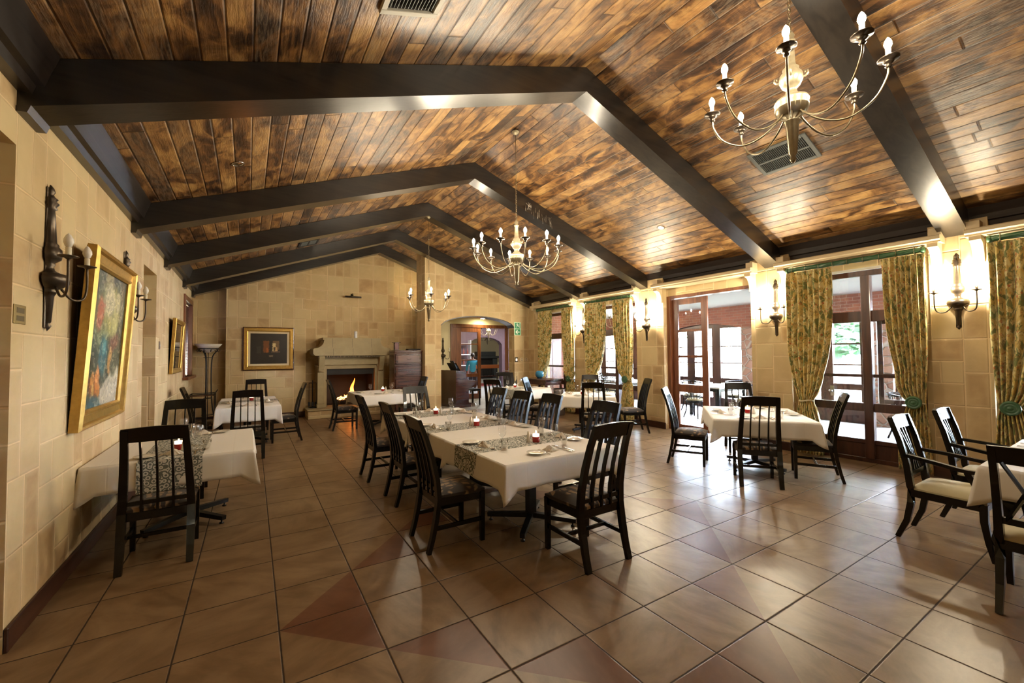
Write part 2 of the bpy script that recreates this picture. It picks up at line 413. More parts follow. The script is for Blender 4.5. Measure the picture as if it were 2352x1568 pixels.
# right wall: pilasters + wall pieces between the openings
PIL=[(-1.735,-1.205),(.467,1.10),(2.95,3.69),(5.32,5.85),(7.45,8.05),(-4.2,-3.6)]
def wr(b):
    for a,c in PIL: b.box(XR,XW+.25,a,c,0,3.40)
    x0,x1=XW,XW+.25
    for a,c,z in [(-1.205,.467,2.86),(1.10,2.95,2.84),(3.69,5.32,2.86),(5.85,7.45,2.86),(-3.6,-1.735,2.86)]: b.box(x0,x1,a,c,z,3.40)
    b.box(x0,x1,-7,-4.2,0,3.4)
    b.box(x0,x1,-1.205,-1.12,0,2.86); b.box(x0,x1,.36,.467,0,2.86)
wall('wall_right',wr)
wall('wall_behind',lambda b:(gable(b,XL-.4,XW+.2,-7.2,-7.0)))
# baseboards
b=MB()
for a,c in ((-7,-.6),(.6,4.08),(4.97,9.95)): b.box(XL,XL+.022,a,c,0,.135,.006)
b.build('baseboard_left',M['base'],kind='structure')
b=MB(); b.box(.37,2.157,9.598,9.62,0,.14,.006); b.box(.348,.37,9.62,9.95,0,.14,.006); b.box(XL,.37,9.93,9.95,0,.14,.006)
b.box(4.93,AX0,8.028,8.05,0,.14,.006); b.box(AX1,XR,8.028,8.05,0,.14,.006); b.build('baseboard_back',M['base'],kind='structure')
b=MB()
for a,c in PIL: b.box(XR-.022,XR,a-.02,c+.02,0,.14,.006)
b.build('baseboard_right',M['base'],kind='structure')
# crown mouldings
for nm,xw,sg in (('trim_2',XL,1),('trim_3',XW,-1)):
    b=MB(); z=3.15
    pts=[(xw,z),(xw+sg*.06,z),(xw+sg*.075,z+.05),(xw+sg*.11,z+.06),(xw+sg*.13,z+.13),(xw+sg*.17,ceilz(xw+sg*.17)),(xw,ceilz(xw))]
    b.prism([(p[0],p[1]) for p in pts],-7,8.05 if sg<0 else 9.95,'y'); b.build(nm,M['darkwood'],kind='structure')
# ---------------------------------------------------------------- beams
W=.2528
def beam(y,label,w=W,x0=XL,x1=XR,name='ceiling_beam'):
    r=thing(name,label,'beam',(RX,y,0),0,'roof beams across the dining room')
    d=.285
    for s,xe in ((-1,x0),(1,x1)):
        L=abs(xe-RX); bb=MB()
        pts=[(0,RZ-d),(s*L,RZ-d-SL*L),(s*L,RZ-SL*L-.004),(0,RZ-.004)]
        bv=.008
        bb.prism(pts,0,w,'y'); o=bb.build('rafter',M['beam'],r)
        # wood grain runs along local y in wood_mat, so turn coordinates: keep mesh, use its own object matrix
    if x0==XL:
        bb=MB(); z=RZ-d-SL*(RX-XL); bb.prism([(XL-RX,z-.03),(XL-RX+.045,z-.025),(XL-RX+.06,z+.02),(XL-RX,z+.0)],-.012,w+.012,'y'); bb.build('end_block',M['darkwood'],r)
    return r
BY=[(-3.85,'dark ceiling beam out behind the nearest lit chandelier'),(-1.58,'dark ceiling beam over the nearest chandelier, at the top right'),(.592,'large dark ceiling beam nearest to the big ceiling grille'),
    (3.356,'dark ceiling beam just before the middle chandelier, cobweb on it'),(5.546,'dark ceiling beam beyond the middle chandelier'),(7.768,'dark ceiling beam against the arched wall')]
for y,l in BY[1:]: beam(y,l)
beam(9.37,'dark ceiling beam against the fireplace wall',x1=5.6)
beam(BY[0][0],'dark ceiling beam at the near end of the ceiling')
# ---------------------------------------------------------------- cornice shelves with brackets over the window bays
b0=[(-1.205-.16,.467+.13),(1.10-.13,2.95+.14),(3.69-.13,5.32+.12),(5.85-.12,7.45+.2),(-3.8,-1.735+.16)]
lab=['over the tied curtains by the slatted-chair table','over the open glazed door','over the middle curtained window','over the curtained window nearest the arch','at the right edge of the photo']
for k,(a,c) in enumerate(b0):
    r=thing('cornice_shelf','cream moulded cornice shelf '+lab[k],'shelf',(0,a,3.0),0,'cornice shelves on the window wall')
    L=c-a; bb=MB()
    pts=[(XR+.118,0),(XR-.20,0),(XR-.20,.022),(XR-.235,.035),(XR-.235,.075),(XR-.215,.09),(XR+.118,.09)]
    pts=[(p[0],p[1]) for p in pts]; bb.prism(pts,0,L,'y'); bb.build('shelf_board',M['plaster'],r)
    for yb in (.03,L-.13):
        bb=MB(); n=8
        pr=[(XR+.0,0),(XR-.19,0),(XR-.19,-.05),(XR-.165,-.06)]+[(XR-.165+.125*math.sin(PI/2*i/n),-.06-.20*(1-math.cos(PI/2*i/n))) for i in range(1,n+1)]+[(XR-.04,-.30),(XR,-.30)]
        bb.prism(pr,yb,yb+.10,'y'); bb.build('bracket',M['plaster'],r)
    for yb in (.0,L-.12):
        bb=MB(); bb.box(XR-.16,XR,yb,yb+.12,.09,.19,.004); bb.build('end_block',M['plaster'],r)
# ---------------------------------------------------------------- windows and doors of the right wall
def win_frame(name,y0,y1,cols,open_leaf=False):
    r=bpy.data.objects.new(name,None); C.objects.link(r); r.location=(XW,0,0); r['kind']='structure'
    x0,x1=.02,.10
    fb=MB()
    fb.box(x0,x1,y0,y0+.09,.0,2.82,.004); fb.box(x0,x1,y1-.09,y1,0,2.82,.004)
    fb.box(x0,x1,y0+.09,y1-.09,2.74,2.82,.004); fb.box(x0,x1,y0+.09,y1-.09,2.06,2.22,.004); fb.box(x0,x1,y0+.09,y1-.09,.74,.86,.004); fb.box(x0,x1,y0+.09,y1-.09,0,.06,.004)
    fb.box(x0,x1,y0+.09,y1-.09,.27,.33,.004)
    for m in cols: fb.box(x0-.03,x1,m-.055,m+.055,.06,2.74,.006)
    fb.build('window_frame',M['frame_shaded'],r,kind='structure')
    fb=MB(); fb.box(x0+.025,x1-.03,y0+.09,y1-.09,.06,.27); fb.build('panel',M['frame_shaded'],r,kind='structure')
    gb=MB(); ed=[y0+.09]+[q for m in cols for q in (m-.055,m+.055)]+[y1-.09]
    mb_=MB()
    for i in range(0,len(ed),2):
        for (za,zb) in ((.33,.74),(.86,2.06),(2.22,2.74)):
            gb.box(x0+.035,x0+.041,ed[i],ed[i+1],za,zb)
        mb_.box(x0+.02,x1-.03,ed[i],ed[i+1],1.24,1.285)
    gb.build('pane',M['glass'],r,kind='structure'); mb_.build('glazing_bar',M['frame_shaded'],r,kind='structure')
    return r
win_frame('window_1',-1.12,.36,[-.49])
win_frame('window_2',3.69,5.32,[4.42])
win_frame('window_3',5.85,7.45,[6.42])
win_frame('window_4',-3.6,-1.735,[-2.6])
# inner casement standing ajar in window 1
b=MB(); 
for (ya,yb,za,zb) in ((0,.06,0,1.22),(.50,.56,0,1.22),(.06,.50,0,.06),(.06,.50,1.16,1.22),(.06,.50,.40,.44)): b.box(-.02,.02,-yb,-ya,za,zb,.003)
cs=b.build('window_5',M['frame_shaded'],kind='structure'); cs.location=(XW+.13,-.57,.86); cs.rotation_euler=(0,0,.5)
b=MB(); b.box(-.002,.002,-.5,-.06,.06,1.16); b.build('pane',M['glass'],cs,kind='structure')
# door opening with one glazed leaf closed (far side) and the near side open
r=bpy.data.objects.new('door_1',None); C.objects.link(r); r.location=(XW,0,0); r['kind']='structure'
b=MB(); b.box(-.005,.16,1.10,1.155,0,2.84,.004); b.box(-.005,.16,2.87,2.955,0,2.84,.004); b.box(-.005,.16,1.155,2.87,2.78,2.84,.004); b.build('door_frame',M['frame'],r,kind='structure')
lf=bpy.data.objects.new('door_leaf',None); C.objects.link(lf); lf.parent=r; lf.location=(.07,2.865,0); lf['kind']='structure'
b=MB(); Lw=.80
b.box(0,.05,-.13,0,.02,2.76,.004); b.box(0,.05,-Lw,-Lw+.13,.02,2.76,.004); b.box(0,.05,-Lw+.13,-.13,.02,.12,.004); b.box(0,.05,-Lw+.13,-.13,2.64,2.76,.004)
b.box(0,.05,-Lw+.13,-.13,.80,.96,.004)
for z in (1.52,2.06): b.box(0.005,.045,-Lw+.13,-.13,z,z+.05,.003)
b.box(-.012,.0,-Lw-.012,-Lw+.03,.02,2.76,.002)
b.build('door_panel',M['frame'],lf,kind='structure')
b=MB(); b.box(.022,.028,-Lw+.13,-.13,.12,2.64); b.build('pane',M['glass'],lf,kind='structure')
b=MB(); b.tube([(-.0,-.045,1.02),(-.05,-.045,1.02)],.011); b.ell((-.06,-.045,1.02),.024); b.box(-.006,0,-.07,-.02,.94,1.10,.002); b.build('door_handle',simple('steel_fitting',(.6,.6,.6),.25,1),r,kind='structure')
# ---------------------------------------------------------------- veranda beyond the right wall
VX=12.39
M['brick']=None
def brick_mat(name,c1,c2,mort=(.32,.24,.2),bw=.23,bh=.075):
    t=NT(name); p=t.pos(); x,y,z=t.xyz(p)[:3]; u=t.m('ADD',x,y)
    n=t.node('ShaderNodeTexBrick',{'Vector':t.comb(u,z,0),'Color1':(*c1,1),'Color2':(*c2,1),'Mortar':(*mort,1),'Scale':1.0,'Mortar Size':.006,'Brick Width':bw,'Row Height':bh})
    c=t.mix(t.m('MULTIPLY',t.noise(p,14,4),.5),n.outputs[0],tuple(k*.6 for k in c1))
    t.bsdf(Base_Color=c,Roughness=.8,Normal=t.bump(n.outputs[1],.4,-.01)); return t.mat
M['brick']=brick_mat('red_brick',(.30,.105,.06),(.20,.065,.042))
M['purple']=simple('purple_plaster',(.075,.045,.062),.7,var=.2,scale=5,bump=.1)
t=NT('rubble_stone'); p=t.pos(); v=t.node('ShaderNodeTexVoronoi',{'Vector':t.scl(p,1,1,1.25),'Scale':4.2},feature='DISTANCE_TO_EDGE'); v2=t.node('ShaderNodeTexVoronoi',{'Vector':t.scl(p,1,1,1.25),'Scale':4.2})
c=t.mix(t.xyz(v2.outputs['Color'])[0],(.30,.15,.11),(.42,.27,.2)); c=t.mix(t.ss(v.outputs[0],.02,.07),(.5,.44,.38),c)
t.bsdf(Base_Color=c,Roughness=.85,Normal=t.bump(t.ss(v.outputs[0],0,.12),.9,.03)); M['rubble']=t.mat
b=MB(); b.add([(XW+.25,-9,0),(VX+.3,-9,0),(VX+.3,10.9,0),(XW+.25,10.9,0)],[(0,1,2,3)])
o=b.build('floor',M['tile_hall'],kind='structure')
b=MB(); b.box(XW+.25,VX+.3,-9,10.9,2.93,3.1); b.build('ceiling',M['white'],kind='structure')
# outer veranda wall: brick band with shallow arches on stone piers, timber windows between
piers=[(-6.1,-5.6),(-2.55,-2.05),(.28,.78),(3.02,3.46),(5.95,6.4),(7.75,8.0),(10.7,11.1)]
bb=MB(); rb=MB()
for i in range(len(piers)-1):
    ya,yb=piers[i][1],piers[i+1][0]; n=10
    for k in range(n):
        t0=k/n; t1=(k+1)/n
        z0=2.30+.17*(1-(2*t0-1)**2); z1=2.30+.17*(1-(2*t1-1)**2)
        bb.prism([(ya+(yb-ya)*t0,z0),(ya+(yb-ya)*t1,z1),(ya+(yb-ya)*t1,2.93),(ya+(yb-ya)*t0,2.93)],VX,VX+.3,'x')
for a,c in piers: bb.box(VX,VX+.3,a,c,2.30,2.93); rb.box(VX-.06,VX+.34,a,c,0,2.30)
bb.build('wall_veranda',M['brick'],kind='structure'); rb.build('wall_veranda_piers',M['rubble'],kind='structure')
bb=MB(); bb.box(XW+.25,9.9,8.05,8.3,0,3.0); bb.box(9.7,9.9,8.3,10.9,0,3.0); bb.box(9.7,VX+.3,10.9,11.1,0,3.); bb.box(XW+.25,VX+.3,-9.2,-9,0,3.); bb.build('wall_veranda_end',M['brick'],kind='structure')
for i in range(len(piers)-1):
    ya,yb=piers[i][1],piers[i+1][0]
    r=bpy.data.objects.new('window_%d'%(6+i),None); C.objects.link(r); r.location=(VX+.1,0,0); r['kind']='structure'
    fb=MB(); gb=MB(); nn=3; wd=(yb-ya)/nn
    fb.box(0,.09,ya,yb,2.33,2.5,.0); fb.box(0,.09,ya,yb,0,.30); fb.box(0,.09,ya,yb,.74,.88)
    for k in range(nn+1):
        yc=ya+wd*k; hw=.13 if 0<k<nn else .09
        fb.box(-.02,.10,max(ya,yc-hw),min(yb,yc+hw),0,2.34,.0)
    for z in (1.30,1.78): fb.box(.02,.07,ya,yb,z,z+.035)
    gb.box(.04,.046,ya,yb,.3,2.33)
    fb.build('window_frame',M['frame_shaded'],r,kind='structure'); gb.build('pane',M['glass'],r,kind='structure')
b=MB(); b.box(8.8,9.66,8.0,8.05,0,2.2,.004); b.box(8.9,9.2,7.99,8.0,.2,2.0,.003); b.box(9.28,9.58,7.99,8.0,.2,2.0,.003); b.build('door_3',M['frame'],kind='structure')
# low ground and bright garden outside
b=MB(); b.add([(VX+.3,-40,-.05),(90,-40,-.05),(90,60,-.05),(VX+.3,60,-.05)],[(0,1,2,3)])
t=NT('pale_ground'); p=t.pos(); t.bsdf(Base_Color=t.mix(t.noise(p,3,6),(.42,.46,.34),(.58,.58,.5)),Roughness=.9); M['pale_ground']=t.mat  # pale colour put in so bounce light leaves the veranda ceiling neutral
b.build('ground',M['pale_ground'],kind='structure')
t=NT('leaf'); p=t.pos(); t.bsdf(Base_Color=t.mix(t.noise(p,4,5),(.010,.045,.022),(.06,.14,.06)),Roughness=.6); M['leaf']=t.mat
M['bark']=simple('bark',(.12,.09,.06),.9)
M['pale']=simple('pale_render',(.7,.66,.6),.8,var=.1)
def tree(x,y,h,rad,label,seed,n=900):
    rr=random.Random(seed); r=thing('garden_tree',label,'tree',(x,y,-.05),0,'trees in the garden beyond the veranda')
    b=MB(); b.tube([(0,0,0),(.05,.1,h*.3),(0,.05,h*.6)],[.16,.11,.05],7)
    for k in range(5):
        a=k*1.3; b.tube([(0,.05,h*.4),(rad*.5*math.cos(a),rad*.5*math.sin(a),h*.7)],[.06,.02],5)
    b.build('trunk',M['bark'],r)
    b=MB()
    for k in range(n):
        while True:
            q=[rr.uniform(-1,1) for _ in range(3)]
            l=math.sqrt(sum(c*c for c in q))
            if .45<l<1: break
        c=Vector((q[0]*rad,q[1]*rad,h*.68+q[2]*h*.34)); s=rr.uniform(.10,.2)
        e=Matrix.Rotation(rr.uniform(0,6.3),3,'Z')@Matrix.Rotation(rr.uniform(-1.2,1.2),3,'X')
        b.add([c+e@Vector(u) for u in ((-s,-s*.5,0),(0,-s*.7,.04),(s,0,0),(0,s*.7,.03),(-s,s*.4,0))],[(0,1,2,3,4)])
    b.build('crown',M['leaf'],r); return r
tree(16.6,3.1,4.2,1.9,'leafy green tree seen through the window nearest the camera',3,1500)
tree(27,17.5,5,2.0,'pale leafy tree seen through the open glazed door',4)
r=thing('garden_wall','pale stone garden wall outside the veranda','wall',(19,-4,-.05))
b=MB(); b.box(0,.3,0,40,0,1.1,.02); b.build('wall_body',M['pale'],r); b=MB(); b.box(-.04,.34,0,40,1.1,1.17,.01); b.build('coping',M['pale'],r)
# ---------------------------------------------------------------- vestibule behind the arch
YB=10.8
b=MB()
b.box(5.35,5.6,8.72,YB+.2,0,3.1); b.box(5.6,6.9,YB,YB+.2,0,3.1); b.box(9.62,9.72,YB,YB+.2,0,3.1); b.box(6.9,9.62,YB,YB+.2,2.72,3.1); b.box(9.55,9.69,8.38,YB,0,3.1)
b.build('wall_vestibule',M['cream'],kind='structure')
b=MB(); b.add([(5.35,8.2,-.003),(9.7,8.2,-.003),(9.7,11,-.003),(5.35,11,-.003)],[(0,1,2,3)]); o=b.build('floor',M['tile_hall'],kind='structure'); o.location=(0,0,.006)
b=MB(); b.box(5.35,9.7,8.38,YB,2.95,3.1); b.build('ceiling',M['cream'],kind='structure')
r=bpy.data.objects.new('door_2',None); C.objects.link(r); r.location=(0,YB,0); r['kind']='structure'
b=MB(); b.box(6.90,6.99,-.03,.12,0,2.72,.004); b.box(9.50,9.62,-.03,.12,0,2.72,.004); b.box(6.99,9.5,-.03,.12,2.60,2.72,.004); b.box(9.22,9.30,-.02,.1,0,2.6,.004)
b.box(9.30,9.50,.02,.06,1.75,1.79); b.box(9.30,9.50,.02,.06,1.1,1.14); b.build('door_frame',M['frame'],r,kind='structure')
b=MB(); x0,x1=6.99,8.12
b.box(x0,x0+.33,-.01,.04,0.01,2.6,.004); b.box(x1-.13,x1,-.01,.04,.01,2.6,.004); b.box(x0+.33,x1-.13,-.01,.04,.01,.19,.004); b.box(x0+.33,x1-.13,-.01,.04,2.44,2.6,.004)
for z in (1.98,1.40): b.box(x0+.33,x1-.13,0,.03,z,z+.035,.002)
b.box(x0+.33,x1-.13,-.01,.04,.80,.93,.003); b.build('door_panel',M['frame'],r,kind='structure')
b=MB(); b.box(x0+.33,x1-.13,.012,.018,.19,2.44); b.box(9.30,9.5,.03,.036,0,2.6); b.build('pane',M['glass'],r,kind='structure')
# hall beyond the door, with its own arch and a cream room behind
b=MB(); b.add([(4,11.0,0),(12.4,11.0,0),(12.4,15.1,0),(17,15.1,0),(17,22.2,0),(4,22.2,0)],[(0,1,2,3,4,5)]); b.build('floor',M['tile_hall'],kind='structure')
b=MB(); b.box(4,12.6,11,15.2,3.12,3.25); b.box(4,17,15.2,22.2,3.12,3.25); b.build('ceiling',M['white'],kind='structure')
b=MB(); HX0,HX1=9.72,11.55
b.box(4,HX0,15,15.3,0,3.12); b.box(HX1,17,15,15.3,0,3.12)
P=arch_pts(16,HX0,HX1,2.1,2.45)
for i in range(len(P)-1): b.prism([P[i],P[i+1],(P[i+1][0],3.12),(P[i][0],3.12)],15,15.3,'y')
b.build('wall_hall',M['purple'],kind='structure')
b=MB(); b.box(4,17,22,22.2,0,3.12); b.box(4,4.2,11,22,0,3.12); b.box(16.8,17,15.3,22,0,3.12); b.box(12.4,12.6,11.1,15,0,3.12); b.box(4,6.9,10.98,11.05,0,3.12); b.build('wall_hall_end',M['cream'],kind='structure')
# ================================================================ lighting fixtures
M['bulb']=emit('lit_bulb',(1.0,.85,.62),560.0)
M['bulb_off']=simple('unlit_frosted_bulb',(.8,.78,.72),.25,coat=.3)
M['candle_sleeve']=simple('candle_sleeve',(.75,.70,.55),.5)
def bez(pts,n=14):
    """catmull-rom through points"""
    P=[Vector(p) for p in pts]; P=[P[0]*2-P[1]]+P+[P[-1]*2-P[-2]]; out=[]
    for i in range(1,len(P)-2):
        for k in range(n):
            t=k/n; a,b,c,d=P[i-1],P[i],P[i+1],P[i+2]
            out.append(.5*((2*b)+(c-a)*t+(2*a-5*b+4*c-d)*t*t+(3*b-a-3*c+d)*t**3))
    out.append(P[-2]); return out
COL=[(.0,0),(.012,.01),(.022,.03),(.014,.05),(.026,.07),(.040,.27),(.052,.30),(.030,.315),(.075,.345),(.098,.37),(.105,.40),(.102,.425),(.108,.44),(.10,.46),(.055,.485),(.036,.51),(.034,.535),(.055,.555),(.075,.60),(.07,.64),(.048,.67),(.052,.685),(.036,.70),(.030,.72),(.024,.86),(.034,.875),(.034,.89),(.022,.90),(.03,.925),(.02,.945),(.008,.965)]
def chandelier(x,y,z0,R_,n,off,label,top,lit=True):
    r=thing('chandelier',label,'chandelier',(x,y,z0),0,'chandeliers hanging from the ridge')
    b=MB(); b.lathe(COL,n=20); b.build('column',M['ivory'],r)
    b=MB(); b.lathe([(.0,.002),(.013,.01),(.023,.03),(.015,.05),(.027,.07),(.041,.27),(.053,.30)],n=16); b.lathe([(.076,.343),(.099,.368),(.106,.398)],n=16); b.build('lower_finial',M['brass'],r)
    for k in range(4):
        a=k*PI/2+.4; c,s=math.cos(a),math.sin(a); b=MB()
        b.tube([(c*q,s*q,zz) for q,zz in ((.06,.60),(.085,.605),(.10,.622),(.098,.642),(.084,.642),(.084,.626))],.007,7)
        b.build('scroll_ornament',M['ivory'],r)
    for k in range(n):
        a=off+2*PI*k/n; c,s=math.cos(a),math.sin(a)
        path=bez([(c*q,s*q,zz) for q,zz in ((.055,.40),(.085,.33),(R_*.38,.245),(R_*.62,.225),(R_*.86,.30),(R_*.985,.42),(R_,.50))],6)
        b=MB(); b.tube(path,.0072,8); am=b.build('arm',M['brass'],r)
        b=MB(); px,py=c*R_,s*R_
        b.lathe([(.010,.475),(.02,.485),(.012,.495),(.024,.505),(.030,.515),(.024,.522),(.056,.528),(.058,.536),(.052,.540),(.018,.536),(.0,.536)],(px,py,0),16); b.build('drip_pan',M['bronze'],am)
        b=MB(); b.lathe([(.014,.536),(.014,.60),(.0,.60)],(px,py,0),10); b.build('candle_sleeve',M['candle_sleeve'],am)
        b=MB(); b.lathe([(.006,.60),(.014,.606),(.021,.625),(.020,.642),(.011,.662),(.0,.676)],(px,py,0),10); b.build('bulb',M['bulb'] if lit else M['bulb_off'],am)
    b=MB(); H=top-z0; z=.955; k=0
    while z<min(H,.955+.62) :
        pts=[]
        for j in range(9):
            t=2*PI*j/8; u=.011*math.cos(t); w=.020*math.sin(t)
            pts.append((u,0,z+.018+w) if k%2 else (0,u,z+.018+w))
        b.tube(pts,.0032,5,False); z+=.033; k+=1
    b.tube([(0,0,z-.01),(0,0,H-.02)],.0042,6); b.build('chain',M['brass'],r)
    b=MB(); b.lathe([(.0,H-.045),(.02,H-.04),(.05,H-.01),(.055,H)],n=16); b.build('ceiling_rose',M['ivory'],r)
    return r
chandelier(4.10,-1.48,2.967,.52,8,.37,'eight-armed lit chandelier nearest, at the top right of the photo',4.57)
chandelier(4.10,2.14,2.60,.62,12,.13,'twelve-armed lit chandelier on a long chain over the long table',4.86)
chandelier(4.10,5.60,2.33,.45,6,.26,'small six-armed lit chandelier before the fireplace wall',4.6)
SC=[(.0,0),(.010,.012),(.022,.035),(.012,.05),(.020,.06),(.030,.23),(.040,.25),(.05,.262),(.040,.27),(.07,.29),(.098,.315),(.104,.345),(.096,.372),(.055,.385),(.032,.40),(.026,.425),(.034,.44),(.030,.45),(.06,.475),(.066,.51),(.062,.54),(.046,.56),(.05,.57),(.038,.585),(.026,.80),(.038,.81),(.030,.822),(.046,.845),(.030,.862),(.04,.875),(.024,.89),(.018,.905),(.026,.92),(.020,.945),(.008,.965),(.0,.97)]
def sconce(label,loc,rz,lit,mat,group):
    r=thing('wall_sconce',label,'wall light',loc,rz,group)      # local +x points out of the wall
    b=MB(); b.lathe(SC,n=20,a0=-PI/2,a1=PI/2); b.box(-.012,.0,-.03,.03,.02,.95,.004); b.build('backplate',mat,r)
    for s in (-1,1):
        q=lambda u,w,z:(u,s*w,z)
        path=bez([q(.05,.05,.285),q(.085,.10,.225),q(.125,.165,.235),(.14,s*.185,.31),(.14,s*.185,.465)],6)
        b=MB(); b.tube(path,.0075,8); am=b.build('arm',mat,r); px,py=.14,s*.185
        b=MB(); b.lathe([(.010,.455),(.02,.463),(.05,.470),(.052,.476),(.016,.476),(.0,.476)],(px,py,0),14); b.build('drip_pan',mat,am)
        b=MB(); b.lathe([(.015,.476),(.015,.53),(.0,.53)],(px,py,0),10); b.build('candle_sleeve',M['candle_sleeve'] if not lit else mat,am)
        b=MB(); b.lathe([(.008,.53),(.018,.54),(.026,.565),(.024,.585),(.012,.61),(.0,.622)],(px,py,0),10); b.build('bulb',M['bulb'] if lit else M['bulb_off'],am)
    return r
M['bulb_s']=emit('lit_sconce_bulb',(1.0,.86,.62),1300.0)
_b=M['bulb']; M['bulb']=M['bulb_s']
for y,l in ((-1.46,'on the pillar nearest the camera, between the patterned curtains'),(.68,'between the glazed door and the tied curtain'),(3.40,'between the glazed door and the middle curtained window'),(5.47,'between the two farthest curtained windows')):
    sconce('lit torch-shaped wall light '+l,(XR,y,1.885),PI,True,M['bronze'],'torch wall lights on the window wall')
M['bulb']=_b
sconce('unlit torch-shaped wall light left of the flower painting',(XL+.012,1.05,1.80),0,False,M['bronze'],'torch wall lights on the left wall')
sconce('unlit torch-shaped wall light just beyond the flower painting',(XL+.012,3.08,1.80),0,False,M['bronze'],'torch wall lights on the left wall')
# ---------------------------------------------------------------- grilles and ceiling lights on the slopes
def on_slope(x,y,side): # frame at ceiling, local z pointing down into the room
    a=math.atan(SL)*side
    return Matrix.Translation((x,y,ceilz(x)-.002))@Matrix.Rotation(a,4,'Y')@Matrix.Rotation(PI,4,'X')
def place(o,Mx): o.matrix_world=Mx
M['greymetal']=simple('grey_painted_metal',(.11,.12,.115),.45,.2)
M['offwhite']=simple('off_white_metal',(.55,.53,.46),.5)
def grille(label,x,y,side,w,h,slat_axis,frame):
    r=thing('ceiling_grille',label,'vent'); 
    b=MB(); t=.045
    b.box(-w/2,w/2,-h/2,-h/2+t,0,.022,.004); b.box(-w/2,w/2,h/2-t,h/2,0,.022,.004); b.box(-w/2,-w/2+t,-h/2+t,h/2-t,0,.022,.004); b.box(w/2-t,w/2,-h/2+t,h/2-t,0,.022,.004)
    if slat_axis=='x': b.box(-.012,.012,-h/2+t,h/2-t,0,.02)
    b.build('frame',frame,r)
    b=MB(); b.box(-w/2+t,w/2-t,-h/2+t,h/2-t,0,.003); b.build('backing',M['dark'],r)
    b=MB()
    if slat_axis=='x':
        k=-h/2+t+.012
        while k<h/2-t: b.box(-w/2+t,w/2-t,k-.002,k+.002,.003,.016); k+=.02
    else:
        k=-w/2+t+.02
        while k<w/2-t: b.box(k-.002,k+.002,-h/2+t+.02,h/2-t,.003,.016); k+=.026
    b.build('louvres',M['greymetal'],r); r.matrix_world=on_slope(x,y,side)
grille('black louvred ceiling grille with pale frame at the top edge',1.775,-.40,-1,.44,.76,'y',M['offwhite'])
grille('grey louvred ceiling grille behind the nearest chandelier',6.40,-.385,1,.46,.66,'x',M['greymetal'])
grille('dark ceiling grille high on the left slope, far end',1.95,7.30,-1,.42,.5,'x',M['dark'])
for lb,x,y,s,lit in (('round lit recessed ceiling light on the right slope',7.0,1.9,1,1),('round unlit chrome recessed ceiling light on the left slope',.72,2.45,-1,0)):
    r=thing('ceiling_light',lb,'ceiling light'); b=MB(); b.lathe([(.062,0),(.066,.006),(.05,.010),(.046,.002)],n=24); b.build('trim_ring',M['offwhite'] if lit else simple('chrome_ring',(.6,.6,.6),.15,1),r)
    b=MB(); b.lathe([(.048,.003),(.02,.006),(0,.006)],n=20); b.build('lamp',emit('downlight_lamp',(1,.82,.55),9.0) if lit else simple('dull_reflector',(.4,.4,.4),.15,1),r); r.matrix_world=on_slope(x,y,s)
# ================================================================ chairs
def leaf_fabric(name,c1,c2,sc_=1.0):
    t=NT(name); o=t.obj(); w=t.noise(o,5*sc_,2,.5,0,out=1)
    v=t.node('ShaderNodeVectorMath',{0:o,1:t.node('ShaderNodeVectorMath',{0:w,1:(.10,.10,.10)},operation='MULTIPLY').outputs[0]},operation='ADD').outputs[0]
    n=t.node('ShaderNodeTexVoronoi',{'Vector':t.scl(v,13*sc_,26*sc_,13*sc_),'Scale':1.0},feature='F1')
    wv=t.node('ShaderNodeTexWave',{'Vector':t.scl(v,4*sc_,4*sc_,4*sc_),'Scale':2.2,'Distortion':7.0,'Detail':2.0,'Detail Scale':1.3})
    f=t.m('MULTIPLY',t.ss(n.outputs['Distance'],.55,.38),t.ss(wv.outputs[1],.25,.5))
    c=t.mix(f,c1,c2); t.bsdf(Base_Color=c,Roughness=.75,Sheen_Weight=.2,Normal=t.bump(f,.2,.003)); return t.mat
M['seat_fab']=leaf_fabric('leaf_seat_fabric',(.014,.008,.005),(.26,.17,.085),.55)
M['cream_fab']=simple('cream_seat_fabric',(.52,.46,.28),.7,var=.1,scale=20)
LP=[(-.255,0),(-.222,.12),(-.19,.27),(-.168,.43),(-.178,.58),(-.215,.76),(-.265,.93),(-.325,1.085)]   # rear leg profile (y,z)
def ly(z):
    for (a,za),(b_,zb) in zip(LP,LP[1:]):
        if z<=zb: return a+(b_-a)*(z-za)/(zb-za)
    return LP[-1][0]
def lx(z): return .212 if z<.45 else .212-.034*(z-.45)/.65
